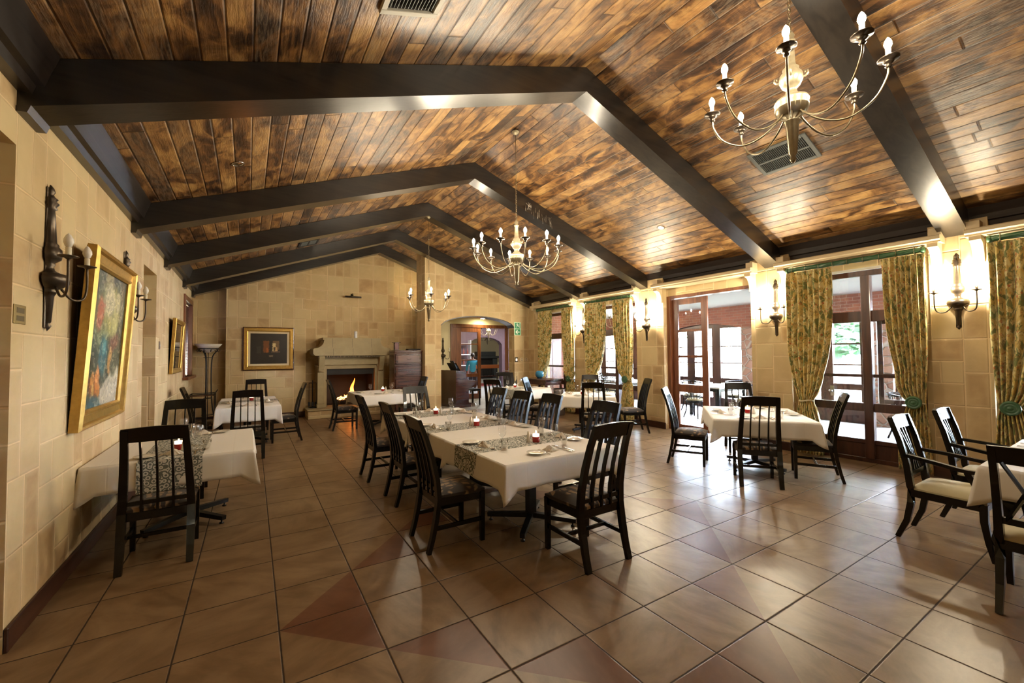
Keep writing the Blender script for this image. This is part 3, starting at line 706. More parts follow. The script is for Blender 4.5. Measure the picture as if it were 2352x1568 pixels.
def make_chair():
    r=thing('dining_chair','x','chair')
    b=MB(); N=12; top=lambda i,j:0
    def seatf(sx):   # cushion top shell
        pass
    n=10
    def W_(v): return .205+.022*v
    for part,(z0,z1,ex) in {'c':(.425,.49,0)}.items():
        vs=[];fs=[]
        for j in range(n+1):
            for i in range(n+1):
                u=2*i/n-1; v=2*j/n-1
                pu=1-abs(u)**4; pv=1-abs(v)**4
                z=.452+.042*min(pu,1)**.6*min(pv,1)**.6
                vs.append((u*W_(j/n),.045+v*.215,z))
        for j in range(n):
            for i in range(n): fs.append((j*(n+1)+i,j*(n+1)+i+1,(j+1)*(n+1)+i+1,(j+1)*(n+1)+i))
        b.add(vs,fs,True)
        ring=[i for i in range(n+1)]+[j*(n+1)+n for j in range(1,n+1)]+[n*(n+1)+i for i in range(n-1,-1,-1)]+[j*(n+1) for j in range(n-1,0,-1)]
        k=len(ring); rv=[vs[i] for i in ring]; b.add(rv+[(p[0],p[1],.425) for p in rv],[(i,(i+1)%k,k+(i+1)%k,k+i) for i in range(k)])
    b.build('seat',M['seat_fab'],r)
    b=MB(); b.box(-.195,.195,.235,.258,.365,.43,.003); b.box(-.19,.19,-.175,-.15,.365,.43,.003)
    for s in (-1,1): b.tube([(s*.198,-.16,.3975),(s*.212,.245,.3975)],1,sq=(.011,.0325))
    b.build('apron',M['black'],r)
    for s in (-1,1):
        b=MB(); b.tube([(s*.214,.238,0),(s*.214,.238,.43)],[.82,1],sq=(.021,.021)); b.build('leg',M['black'],r)
    for s in (-1,1):
        b=MB(); b.tube([(s*lx(z),y,z) for y,z in LP],[.85,.9,1,1,.98,.93,.88,.82],sq=(.019,.027)); b.build('leg',M['black'],r)
    b=MB(); m=8
    for q in range(m):
        xa=-.196+.392*q/m; xb=-.196+.392*(q+1)/m
        za=1.092+.010*math.cos(PI*xa/.392); zb=1.092+.010*math.cos(PI*xb/.392)
        vs=[]
        for (x,zt) in ((xa,za),(xb,zb)):
            vs+=[(x,ly(.985)-.014,.985),(x,ly(.985)+.014,.985),(x,ly(1.085)+.014,zt),(x,ly(1.085)-.014,zt)]
        b.add(vs,[(0,1,2,3),(4,7,6,5),(0,4,5,1),(1,5,6,2),(2,6,7,3),(3,7,4,0)])
    b.build('top_rail',M['black'],r)
    for k in (-1,0,1):
        b=MB(); b.tube([(k*(.098-.008*(z-.45)),ly(z),z) for z in (.43,.58,.76,.93,.99)],[1.25,1.15,1,.95,.95],sq=(.0155,.007)); b.build('back_slat',M['black'],r)
    b=MB(); b.tube([(-.185,ly(.5),.50),(.185,ly(.5),.50)],1,sq=(.010,.016)); b.build('lower_back_rail',M['black'],r)
    for s in (-1,1):
        b=MB(); b.tube([(s*.212,ly(.19),.19),(s*.214,.238,.19)],1,sq=(.010,.016)); b.build('stretcher',M['black'],r)
    b=MB(); b.box(-.205,.205,.0,.02,.175,.205,.003); b.build('cross_stretcher',M['black'],r)
    return r
chair=Proto(make_chair)
def ch(x,y,deg,label,group): return chair.put((x,y,0),math.radians(deg),label,group)
GL='slat-back chairs around the long table'
S0='black slat-back dining chair '
ch(3.18,-.28,0,S0+'nearest the camera, at the near end of the long table',GL)
ch(2.345,.62,-90,S0+'at the near left corner of the long table',GL)
ch(2.44,1.82,-90,S0+'middle one on the left side of the long table',GL)
ch(2.40,2.88,-90,S0+'farthest on the left side of the long table',GL)
ch(3.86,.47,90,S0+'nearest one on the right side of the long table',GL)
ch(3.90,1.49,90,S0+'second from near on the right of the long table',GL)
ch(3.84,2.08,92,S0+'third from near on the right of the long table',GL)
ch(3.90,2.84,90,S0+'farthest on the right side of the long table',GL)
ch(3.19,3.60,178,S0+'at the far end of the long table',GL)
GW='slat-back chairs at the table by the left wall'
ch(.24,1.60,0,S0+'in the left foreground before the wall table',GW)
ch(.185,3.36,180,S0+'on the far side of the wall table',GW)
G2='slat-back chairs around the far left table'
ch(.84,5.14,0,S0+'on the near side of the far left table',G2)
ch(1.0,8.05,180,S0+'against the fireplace wall below the small painting',G2)
ch(1.47,6.34,90,S0+'on the right side of the far left table',G2)
ch(.20,6.28,-90,S0+'on the wall side of the far left table',G2)
G3='slat-back chairs around the table by the fire'
ch(2.64,7.02,-90,S0+'in front of the fire, left of its table',G3)
ch(4.18,6.95,90,S0+'on the right side of the table by the fire',G3)
G4='slat-back chairs around the table by the glazed door'
def polar(cx,cy,rot,dx,dy):
    c,s=math.cos(rot),math.sin(rot); return (cx+dx*c-dy*s,cy+dx*s+dy*c)
ch(6.235,-.055,-52,S0+'nearest at the table by the glazed door',G4)
ch(7.78,.98,128,S0+'on the window side of the table by the glazed door',G4)
ch(6.40,1.03,-152,S0+'left at the table by the glazed door',G4)
ch(7.10,-.36,28,S0+'right at the table by the glazed door, near the window',G4)
G5='slat-back chairs around the table by the middle curtained window'
ch(6.40,3.02,-46,S0+'nearest at the table by the middle curtained window',G5)
ch(7.60,3.13,58,S0+'right at the table by the middle curtained window',G5)
ch(7.75,4.60,134,S0+'behind the table by the middle curtained window',G5)
ch(6.35,4.75,-140,S0+'left at the table by the middle curtained window',G5)
G6='slat-back chairs around the table by the arch'
ch(7.05,7.32,160,S0+'beyond the table by the arched doorway',G6)
ch(5.45,4.95,-60,S0+'near side of the table by the arched doorway',G6)
# ---------------------------------------------------------------- armchairs and lattice-back chair at the right
def lattice_chair(label,loc,rz,arms,group):
    r=thing('armchair' if arms else 'lattice_back_chair',label,'chair',loc,rz,group)
    prof=[(-.30,0),(-.235,.16),(-.205,.32),(-.205,.46),(-.225,.65),(-.27,.85),(-.325,1.03)]
    def fy(z):
        for (a,za),(b_,zb) in zip(prof,prof[1:]):
            if z<=zb: return a+(b_-a)*(z-za)/(zb-za)
        return prof[-1][0]
    b=MB(); n=10; vs=[];fs=[]
    for j in range(n+1):
        for i in range(n+1):
            u=2*i/n-1; v=2*j/n-1
            vs.append((u*(.215+.035*j/n),.02+v*.225,.448+.05*max(0,(1-abs(u)**5))**.6*max(0,(1-abs(v)**5))**.6))
    for j in range(n):
        for i in range(n): fs.append((j*(n+1)+i,j*(n+1)+i+1,(j+1)*(n+1)+i+1,(j+1)*(n+1)+i))
    b.add(vs,fs,True); ring=[i for i in range(n+1)]+[j*(n+1)+n for j in range(1,n+1)]+[n*(n+1)+i for i in range(n-1,-1,-1)]+[j*(n+1) for j in range(n-1,0,-1)]
    k=len(ring); rv=[vs[i] for i in ring]; b.add(rv+[(p[0],p[1],.43) for p in rv],[(i,(i+1)%k,k+(i+1)%k,k+i) for i in range(k)])
    b.build('seat',M['cream_fab'],r)
    b=MB(); b.tube([(-.21,-.2,.405),(.21,-.2,.405)],1,sq=(.012,.03)); b.tube([(-.24,.23,.405),(.24,.23,.405)],1,sq=(.012,.03))
    for s in (-1,1): b.tube([(s*.212,-.2,.405),(s*.245,.23,.405)],1,sq=(.012,.03))
    b.build('apron',M['black'],r)
    for s in (-1,1):
        b=MB(); b.tube([(s*.205,y,z) for y,z in prof],[.8,.95,1.05,1.1,1,.95,.9],sq=(.019,.022)); b.build('leg',M['black'],r)
    for s in (-1,1):
        b=MB(); b.tube([(s*.235,.275,0),(s*.235,.245,.14),(s*.235,.225,.30),(s*.235,.225,.43)],[.75,.85,1,1.1],sq=(.022,.022)); b.build('leg',M['black'],r)
    b=MB(); m=10
    for q in range(m):
        xa=-.225+.45*q/m; xb=-.225+.45*(q+1)/m; f=lambda x:.022*(1-(x/.225)**2)
        vs=[]
        for x in (xa,xb): vs+=[(x,fy(.93)-.012-f(x),.93),(x,fy(.93)+.012-f(x),.93),(x,fy(1.03)+.012-f(x),1.035+f(x)*.3),(x,fy(1.03)-.014-f(x),1.035+f(x)*.3)]
        b.add(vs,[(0,1,2,3),(4,7,6,5),(0,4,5,1),(1,5,6,2),(2,6,7,3),(3,7,4,0)])
    b.build('top_rail',M['black'],r)
    b=MB(); b.tube([(-.19,fy(.56),.56),(.19,fy(.56),.56)],1,sq=(.012,.02)); b.build('lower_back_rail',M['black'],r)
    if arms:
        for k in range(5):
            xs=-.13+.065*k
            b=MB(); b.tube(bez([(xs*1.0,fy(.56),.56),(xs*.5,fy(.70)-.006,.70),(xs*.75,fy(.82)-.014,.82),(xs*1.15,fy(.94)-.02,.94)],4),1,sq=(.010,.006)) ; b.build('back_slat',M['black'],r)
    else:
        for s in (-1,1):
            for k in (-1,1):
                b=MB(); b.tube([(k*.085-s*.085,fy(.56),.56),(k*.085,fy(.75)-.01,.75),(k*.085+s*.085,fy(.94)-.015,.94)],1,sq=(.012,.008)); b.build('lattice_bar',M['black'],r)
    if arms:
        for s in (-1,1):
            b=MB(); b.tube(bez([(s*.205,fy(.72),.72),(s*.245,-.05,.70),(s*.27,.13,.675),(s*.27,.24,.672),(s*.27,.285,.655),(s*.27,.283,.63),(s*.27,.26,.628)],5),1,sq=(.020,.014)); b.tube([(s*.27-.022,.268,.648),(s*.27+.022,.268,.648)],.030,14); a=b.build('armrest',M['black'],r)
            b=MB(); b.tube(bez([(s*.245,.19,.42),(s*.262,.225,.50),(s*.272,.19,.58),(s*.27,.15,.665)],5),1,sq=(.017,.02)); b.build('arm_support',M['black'],a)
    return r
GR='black armchairs with cream seats at the right-hand table'
lattice_chair('black lattice-back armchair with cream seat, left of the pair by the curtain',(5.885,-1.845,0),PI,True,GR)
lattice_chair('black lattice-back armchair with cream seat, nearer the right edge, below the wall light',(6.80,-1.93,0),PI,True,GR)
lattice_chair('black cross-back side chair with cream seat cut off by the right edge',(5.06,-2.47,0),-PI/2,False,GR)
# ================================================================ tables and cloths
t=NT('white_cloth'); o=t.obj(); n=t.noise(o,2.2,4,.5); x,y,z=t.xyz(o)[:3]
cr=t.m('MINIMUM',t.m('ABSOLUTE',t.m('SUBTRACT',t.m('FRACT',t.m('ADD',t.m('DIVIDE',x,.42),.5)),.5)),t.m('ABSOLUTE',t.m('SUBTRACT',t.m('FRACT',t.m('ADD',t.m('DIVIDE',y,.42),.5)),.5)))
h=t.m('ADD',t.m('MULTIPLY',t.ss(cr,.0,.02),.5),t.m('MULTIPLY',n,1.2))
t.bsdf(Base_Color=(.77,.735,.67),Roughness=.85,Sheen_Weight=.15,Normal=t.bump(h,.25,.006)); M['cloth']=t.mat
def table(label,cx,cy,rot,w,l,group,feet=((0,0),)):
    """w along local x, l along local y; top surface z=.752"""
    r=thing('dining_table',label,'table',(cx,cy,0),rot,group)
    b=MB(); b.box(-w/2+.01,w/2-.01,-l/2+.01,l/2-.01,.722,.748,.004); b.build('tabletop',M['black'],r)
    for (fx,fy_) in feet:
        b=MB(); b.tube([(fx,fy_,.08),(fx,fy_,.722)],1,sq=(.038,.038)); b.box(fx-.2,fx+.2,fy_-.2,fy_+.2,.706,.722,.003); p=b.build('pedestal',M['blackmet'],r)
        b=MB()
        for k in range(4):
            a=PI/4+k*PI/2; c,s=math.cos(a),math.sin(a)
            b.tube([(fx+c*.02,fy_+s*.02,.085),(fx+c*.43,fy_+s*.43,.055)],[1.05,.85],sq=(.026,.022))
            b.lathe([(.0,0),(.020,.0),(.020,.010),(.007,.014),(.007,.04)],(fx+c*.40,fy_+s*.40,0),10)
        b.build('base_feet',M['blackmet'],p)
    return r
def cloth(label,cx,cy,rot,w,l,drop,group,seed=1,z=.752,sides=(1,1,1,1),tip=.09,cat='tablecloth',mat=None,name='tablecloth'):
    """sides: drop on (-y,+x,+y,-x)"""
    rr=random.Random(seed); b=MB()
    # ring of perimeter points
    NS=22; per=[]
    cor=[(-w/2,-l/2),(w/2,-l/2),(w/2,l/2),(-w/2,l/2)]; nor=[(0,-1),(1,0),(0,1),(-1,0)]
    for k in range(4):
        a=cor[k]; c=cor[(k+1)%4]; L=w if k%2==0 else l
        SS=[0,.012,.03,.05,.07,.095,.13,.17]+[.17+(L-.34)*q/14 for q in range(1,14)]+[L-q for q in (.17,.13,.095,.07,.05,.03,.012)]
        for s_ in SS:
            t_=s_/L; per.append((a[0]+(c[0]-a[0])*t_,a[1]+(c[1]-a[1])*t_,k,t_*L,L))
    n=len(per); rows=7; rc=.012
    vs=[]; 
    # top grid
    b.add([(-w/2,-l/2,z+.004),(w/2,-l/2,z+.004),(w/2,l/2,z+.004),(-w/2,l/2,z+.004)],[(0,1,2,3)])
    ph=[rr.uniform(0,6) for _ in range(8)]
    for j in range(rows+1):
        f=j/rows
        for (x,y,k,s,L) in per:
            on=sides[k]; pk=sides[(k-1)%4]
            nx,ny=nor[k]
            dc=min(s,L-s); cw=.095
            corner=max(0,1-dc/cw)
            if s<1e-6: # exact corner
                nx=nor[k][0]+nor[(k-1)%4][0]; ny=nor[k][1]+nor[(k-1)%4][1]
            else:
                m=corner**1.5; nb=nor[(k-1)%4] if s<L/2 else nor[(k+1)%4]
                nx+=nb[0]*m; ny+=nb[1]*m
            D=drop+tip*corner
            wav=.010*math.sin(s*9+ph[k])+.006*math.sin(s*21+ph[k+4])
            out=.006+f*(.012+wav+.030*corner)
            if corner>0 and corner<1: out-=f*.012*math.sin(PI*corner)**2
            act=on if s>1e-6 else (on and pk)
            if not act: D=.006; out=.001
            if j==0: vs.append((x,y,z+.004))
            else:
                ff=(j-.35)/(rows-.35) if j else 0
                vs.append((x+nx*out,y+ny*out,z+.004-D*ff))
    fs=[(j*n+i,(j+1)*n+i,(j+1)*n+(i+1)%n,j*n+(i+1)%n) for j in range(rows) for i in range(n)]
    b.add(vs,fs,True)
    o=b.build(name,mat or M['cloth'],loc=(cx,cy,0),rz=rot)
    md=o.modifiers.new('thickness','SOLIDIFY'); md.thickness=.0018; md.offset=1
    return tag(o,label,cat,group)
# patterned runner: grey swirls on pale ground
t=NT('swirl_runner'); o=t.obj()
s1=t.scl(o,1,1,1)
vr=t.node('ShaderNodeTexVoronoi',{'Vector':t.scl(o,25,25,25),'Scale':1.0,'Randomness':.75})
dd=t.m('SINE',t.m('ADD',t.m('MULTIPLY',vr.outputs['Distance'],15.0),t.m('MULTIPLY',t.noise(o,18,1),5.0)))
f=t.ss(dd,-.15,.25)
t.bsdf(Base_Color=t.mix(f,(.12,.13,.11),(.60,.585,.52)),Roughness=.8); M['runner']=t.mat
def runner(label,cx,cy,rot,w,l,drop,group,d0=1,d1=1,z=.7575):
    """strip of width w along local x, length l along local y hanging at both ends"""
    b=MB(); P=[]
    N=5
    if d0: P+=[(-l/2-.012-.012*(i/N),z-drop*(1-(N-i)/N)) for i in range(N,0,-1)]
    P+=[(-l/2-.008,z-.002),(-l/2,z),(l/2,z),(l/2+.008,z-.002)]
    if d1: P+=[(l/2+.012+.012*(i/N),z-drop*(i/N)) for i in range(1,N+1)]
    vs=[];fs=[]
    for (y,zz) in P: vs+=[(-w/2,y,zz),(w/2,y,zz)]
    for i in range(len(P)-1): fs.append((2*i,2*i+1,2*i+3,2*i+2))
    b.add(vs,fs); o=b.build('table_runner',M['runner'],loc=(cx,cy,0),rz=rot); md=o.modifiers.new('thickness','SOLIDIFY'); md.thickness=.0012; md.offset=1
    return tag(o,label,'table runner',group)
# ---- table settings
M['china']=simple('white_china',(.72,.70,.64),.12,coat=.6)
M['steel']=simple('cutlery_steel',(.62,.60,.56),.16,1)
M['napkin']=simple('napkin_linen',(.66,.60,.50),.85)
M['clear']=glassmat('clear_glassware',(.96,.97,.97),0,2.2)
M['redglass']=simple('red_glass',(.55,.02,.02),.12,coat=.4,trans=.35)
M['wax']=emit('glowing_candle_wax',(1.0,.66,.45),2.2)
M['flame']=emit('candle_flame',(1.0,.62,.22),25.0)
ZT=.758
def mk_plate():
    r=thing('side_plate','x','plate'); b=MB()
    b.lathe([(0,.003),(.045,.003),(.052,.006),(.083,.014),(.085,.016),(.083,.018),(.05,.009),(.044,.006),(0,.006)],n=28); b.build('dish',M['china'],r); return r
def mk_napkin():
    r=thing('folded_napkin','x','napkin'); b=MB()
    for (a,w,h,dx) in ((0,.055,.052,0),(.5,.06,.035,.02),(-.6,.06,.030,-.02)):
        c,s=math.cos(a),math.sin(a); q=lambda u,v,z:(u*c-v*s+dx,u*s+v*c,z)
        b.add([q(-w,-w*.6,0),q(w,-w*.6,0),q(w*.8,w*.6,.004),q(-w*.8,w*.6,.004),q(0,-w*.25,h),q(-w*.4,.0,h*.8),q(w*.4,.0,h*.8)],[(0,1,4),(0,4,5),(1,6,4),(0,5,3),(1,2,6),(3,5,6,2),(4,6,5),(0,3,2,1)])
    b.build('linen',M['napkin'],r); return r
def mk_fork():
    r=thing('dinner_fork','x','fork'); b=MB()
    b.tube([(0,-.10,.003),(0,-.02,.006),(0,.035,.004)],[1.25,.6,.7],sq=(.0065,.0012))
    b.add([(-.006,.03,.004),(.006,.03,.004),(.0115,.05,.003),(-.0115,.05,.003)],[(0,1,2,3)]); b.box(-.0115,.0115,.045,.062,.002,.0035)
    for k in range(4): x=-.0098+.00653*k; b.tube([(x,.06,.003),(x,.098,.0065)],1,sq=(.0013,.001))
    b.build('fork_body',M['steel'],r); return r
def mk_knife():
    r=thing('table_knife','x','knife'); b=MB(); b.tube([(0,-.11,.004),(0,-.01,.004)],[1,.8],sq=(.0075,.0022))
    b.prism([(-.007,-.01),(.006,-.01),(.008,.07),(.004,.10),(-.004,.108),(-.007,.09)],.003,.0045,'z'); b.build('knife_body',M['steel'],r); return r
def mk_spoon():
    r=thing('dessert_spoon','x','spoon'); b=MB(); b.tube([(0,-.09,.003),(0,0,.006),(0,.03,.005)],[1.2,.6,.6],sq=(.006,.0012)); b.ell((0,.052,.006),(.017,.026,.0045),12,6); b.build('spoon_body',M['steel'],r); return r
def mk_wine():
    r=thing('wine_glass','x','glass'); b=MB()
    b.lathe([(.0,.002),(.032,.002),(.033,.004),(.008,.009),(.0042,.02),(.004,.085),(.012,.095),(.030,.115),(.037,.145),(.035,.18),(.030,.205)],n=22); b.build('glass_body',M['clear'],r); return r
def mk_tumbler():
    r=thing('water_glass','x','glass'); b=MB(); b.lathe([(0,.004),(.027,.004),(.029,.0),(.034,.092),(.032,.092),(.027,.012),(0,.012)],n=20); b.build('glass_body',M['clear'],r); return r
def mk_candle():
    r=thing('candle_jar','x','candle'); b=MB(); b.lathe([(0,.001),(.034,.001),(.036,.004),(.037,.054),(.035,.054),(.0335,.006),(0,.006)],n=22); b.build('red_jar',M['redglass'],r)
    b=MB(); b.lathe([(0,.05),(.033,.054),(.0345,.078),(.030,.082),(0,.080)],n=20); b.build('frosted_rim',M['wax'],r)
    b=MB(); b.lathe([(0,.082),(.006,.092),(.005,.103),(0,.116)],n=8); b.build('flame',M['flame'],r); return r
def mk_shaker():
    r=thing('salt_shaker','x','shaker'); b=MB(); b.lathe([(0,.0),(.021,.0),(.022,.006),(.014,.075),(.010,.088),(.011,.092),(.009,.104),(0,.108)],n=18); b.build('shaker_body',M['china'],r); return r
P_={k:Proto(f) for k,f in dict(plate=mk_plate,napkin=mk_napkin,fork=mk_fork,knife=mk_knife,spoon=mk_spoon,wine=mk_wine,tumbler=mk_tumbler,candle=mk_candle,shaker=mk_shaker).items()}
NM=dict(plate='white side plate',napkin='folded linen napkin',fork='steel dinner fork',knife='steel table knife',spoon='steel dessert spoon',wine='stemmed wine glass',tumbler='clear water glass',candle='lit candle in a red glass jar',shaker='tall white salt shaker')
GP=dict(plate='side plates on the tables',napkin='folded napkins on the tables',fork='forks on the tables',knife='knives on the tables',spoon='spoons on the tables',wine='wine glasses on the tables',tumbler='water glasses on the tables',candle='red candle jars on the tables',shaker='salt shakers on the tables')
def item(k,x,y,rz,where,z=ZT): return P_[k].put((x,y,z),rz,NM[k]+' '+where,GP[k])
def setting(cx,cy,rot,tx,ty,facing,where,lite=False,jit=0):
    """facing: direction (deg, table frame) from the diner to the table centre; tx,ty edge point in the table frame"""
    a=math.radians(facing)+rot; px,py=polar(cx,cy,rot,tx,ty)
    f=Vector((math.cos(a),math.sin(a))); l=Vector((-f.y,f.x))   # l = diner's left
    def at(k,fw,lf,rr=0,z=ZT):
        p=Vector((px,py))+f*(fw)+l*(lf)
        return item(k,p.x,p.y,a-PI/2+rr,where,z)
    j=lambda:R.uniform(-1,1)*.012
    at('plate',.13+j(),.20+j(),R.uniform(-.3,.3)); at('napkin',.17,.02+j(),R.uniform(-.8,.8)); at('fork',.13+j(),.105,R.uniform(-.12,.12)); at('knife',.13+j(),-.10,R.uniform(-.1,.1))
    if not lite: at('spoon',.13+j(),-.145,R.uniform(-.15,.15))
    at('wine',.30+j(),-.13+j()); 
    if not lite: at('tumbler',.25+j(),-.215+j())
# long table made up with three cloths
tc,tcy=3.15,1.67
table('long black dining table under three white cloths',tc,tcy,0,1.20,3.42,'dining tables',((0,-1.2),(0,0),(0,1.2)))
GC='white tablecloths'
cloth('white tablecloth over the near third of the long table',3.15,.52,0,1.22,1.18,.21,GC,1,sides=(1,1,0,1))
cloth('white tablecloth over the middle of the long table',3.15,1.67,0,1.215,1.16,.21,GC,2,.7525,(0,1,0,1))
cloth('white tablecloth over the far third of the long table',3.15,2.82,0,1.22,1.18,.21,GC,3,sides=(0,1,1,1))
for y,l in ((.62,'near'),(1.75,'middle'),(2.92,'far')):
    runner('grey swirl-patterned runner across the '+l+' part of the long table',3.15,y,PI/2,.44,1.225,.20,'patterned table runners')
Z2=.7605
ZT=Z2
def centre(x,y,where,a=2.5,wd=True):
    item('candle',x,y,0,where); item('shaker',x-.075*math.cos(a),y-.075*math.sin(a),0,where)
centre(3.24,.50,'nearest the camera on the long table',-.5); centre(3.19,1.67,'in the middle of the long table',-.9); centre(3.17,2.92,'at the far end of the long table',2.4)
setting(tc,tcy,0,-.60,-1.06,0,'at the near left seat of the long table')
setting(tc,tcy,0,-.60,.15,0,'at the middle left seat of the long table')
setting(tc,tcy,0,-.60,1.22,0,'at the far left seat of the long table')
setting(tc,tcy,0,.0,-1.71,90,'before the nearest chair at the long table')
setting(tc,tcy,0,.60,-1.12,180,'at the near right seat of the long table')
setting(tc,tcy,0,.60,-.22,180,'at the second right seat of the long table')
setting(tc,tcy,0,.60,.45,180,'at the third right seat of the long table')
setting(tc,tcy,0,.60,1.2,180,'at the far right seat of the long table')
setting(tc,tcy,0,.0,1.71,-90,'before the far end chair of the long table')
# table against the left wall
table('black dining table against the left wall under a white cloth',.295,2.41,0,1.16,1.34,'dining tables',((.05,0),))
cloth('white tablecloth on the table against the left wall',.30,2.41,0,1.165,1.36,.23,GC,4,sides=(1,1,1,0))
runner('grey swirl-patterned runner hanging from the table against the left wall',.28,2.41,0,.44,1.37,.26,'patterned table runners')
centre(.29,2.12,'on the table against the left wall',2.2)
def wset(x,y,f,where,**k): setting(x,y,0,0,0,f,where,**k)
setting(.295,2.41,0,0,-.68,90,'on the near side of the wall table'); setting(.295,2.41,0,.10,.68,-90,'on the far side of the wall table')
for k,(x,y) in enumerate(((.40,2.26),(.44,2.18),(.36,2.33))): item('wine',x,y,0,['left of','right of','behind'][k]+' the glass cluster on the wall table')
# far left table
table('black dining table at the far left under a white cloth',.86,6.62,0,.92,1.30,'dining tables')
cloth('white tablecloth on the far left table before the small painting',.86,6.62,0,.95,2.0 if 0 else 1.95,.25,GC,5)
runner('grey swirl-patterned runner on the far left table',.86,6.75,PI/2,.40,.96,.10,'patterned table runners')
centre(.90,6.80,'on the far left table')
for tx,ty,f,w in ((0,-.97,90,'near side of the far left table'),(0,.97,-90,'far side of the far left table'),(.47,-.25,180,'right side of the far left table'),(-.47,-.3,0,'wall side of the far left table')): setting(.86,6.62,0,tx,ty,f,'at the '+w,lite=True)
# table by the fire
table('black dining table before the fire under a white cloth',3.52,7.10,0,1.1,1.1,'dining tables')
cloth('white tablecloth on the table before the fire',3.50,7.08,0,1.25,1.25,.23,GC,6)
centre(3.60,7.35,'on the table before the fire')
for tx,ty,f,w in ((-.60,0,0,'left side'),(.60,0,180,'right side'),(0,-.60,90,'near side')): setting(3.5,7.08,0,tx,ty,f,'at the '+w+' of the fireside table',lite=True)
# table by the glazed door (turned)
DR=math.radians(38)
table('black dining table by the glazed door under a white cloth',6.92,.33,DR,1.2,1.2,'dining tables')
cloth('white tablecloth on the table by the glazed door',6.92,.33,DR,1.42,1.18,.22,GC,7)
centre(6.86,.38,'on the table by the glazed door',2.0)
for tx,ty,f,w in ((-.71,0,0,'near side'),(.71,0,180,'window side'),(-.1,.59,-90,'left side'),(.1,-.59,90,'right side')): setting(6.92,.33,DR,tx,ty,f,'at the '+w+' of the glazed-door table')
DM=math.radians(45)
table('black dining table by the middle curtained window under a white cloth',6.95,3.78,DM,1.0,1.0,'dining tables')
cloth('white tablecloth on the table by the middle curtained window',6.95,3.78,DM,1.08,1.10,.22,GC,8)
centre(6.85,3.85,'on the table by the middle curtained window',2.0)
for tx,ty,f,w in ((-.53,0,0,'near side'),(.53,0,180,'window side'),(0,.54,-90,'left side'),(0,-.54,90,'right side')): setting(6.95,3.78,DM,tx,ty,f,'at the '+w+' of the curtained-window table',lite=True)
DN=math.radians(24)
table('black dining table near the arched doorway under a white cloth',6.68,6.0,DN,1.0,1.1,'dining tables')
cloth('white tablecloth on the table near the arched doorway',6.68,6.0,DN,1.05,1.18,.22,GC,9)
runner('grey swirl-patterned runner on the table near the arched doorway',6.68,6.0,DN+PI/2,.4,1.06,.20,'patterned table runners')
centre(6.74,6.33,'on the table near the arched doorway',2.0)
for tx,ty,f,w in ((-.52,0,0,'near side'),(.52,0,180,'window side'),(0,.58,-90,'far end')): setting(6.68,6.0,DN,tx,ty,f,'at the '+w+' of the table by the arch',lite=True)
# right-hand table with curved legs
r=thing('dining_table','black curved-leg table under a white cloth at the right edge','table',(6.35,-2.72,0),0,'dining tables')
b=MB(); b.box(-.82,.82,-.58,.58,.722,.748,.004); b.build('tabletop',M['black'],r)
for sx in (-1,1):
    for sy in (-1,1):
        b=MB(); b.tube(bez([(sx*.68,sy*.60,0),(sx*.735,sy*.58,.15),(sx*.76,sy*.54,.38),(sx*.75,sy*.50,.70)],5),[.7]*6+[.9]*5+[1.1]*5,sq=(.032,.032)); b.build('leg',M['black'],r)
b=MB(); b.lathe([(0,0),(.16,0),(.165,.02),(.13,.05),(.05,.09),(.045,.3),(.06,.5),(.04,.72)],(-.55,.15,0),18); b.build('pedestal',M['black'],r)
cloth('white tablecloth on the table at the right edge',6.35,-2.70,0,1.70,1.24,.22,GC,10)
for tx,ty,f,w in ((-.85,.0,0,'left end'),(-.45,.62,-90,'window side'),(.45,.62,-90,'far window side')): setting(6.35,-2.70,0,tx,ty,f,'at the '+w+' of the right-edge table')
# ================================================================ curtains
t=NT('floral_curtain'); p=t.node('ShaderNodeTexCoord').outputs['UV']; x,y,z=t.xyz(p)[:3]
w1=t.noise(p,3.0,3,.5,0,out=1); pv=t.node('ShaderNodeVectorMath',{0:p,1:t.node('ShaderNodeVectorMath',{0:w1,1:(.12,.12,0)},operation='MULTIPLY').outputs[0]},operation='ADD').outputs[0]
n1=t.noise(t.scl(pv,1.3,.75,1),11,4,.62,.9); n2=t.noise(t.scl(pv,1,1,1),19,3,.6,.8); n3=t.node('ShaderNodeTexVoronoi',{'Vector':pv,'Scale':13.0}).outputs['Distance']
n4=t.noise(t.scl(pv,1.4,1,1),5.1,2,.5,1.5)
c=t.mix(t.ss(n4,.40,.6),(.80,.70,.36),(.66,.48,.15))
c=t.mix(t.m('MULTIPLY',t.ss(n1,.52,.58),.85),c,(.10,.155,.04))
c=t.mix(t.m('MULTIPLY',t.ss(n2,.54,.62),.75),c,(.30,.20,.05))
c=t.mix(t.m('MULTIPLY',t.m('MULTIPLY',t.ss(n3,.30,.18),t.ss(n4,.52,.46)),.85),c,(.52,.13,.03))
c=t.mix(t.m('MULTIPLY',t.m('MULTIPLY',t.ss(n3,.26,.14),t.ss(n4,.51,.55)),.8),c,(.62,.24,.05))
t.bsdf(Base_Color=c,Roughness=.8,Sheen_Weight=.15); 
pr=t.n[-1] if False else None
M['curtain']=t.mat
M['lining']=simple('curtain_lining',(.62,.55,.38),.85)
M['green']=simple('green_stained_wood',(.035,.105,.045),.35,coat=.3,var=.3,scale=30)
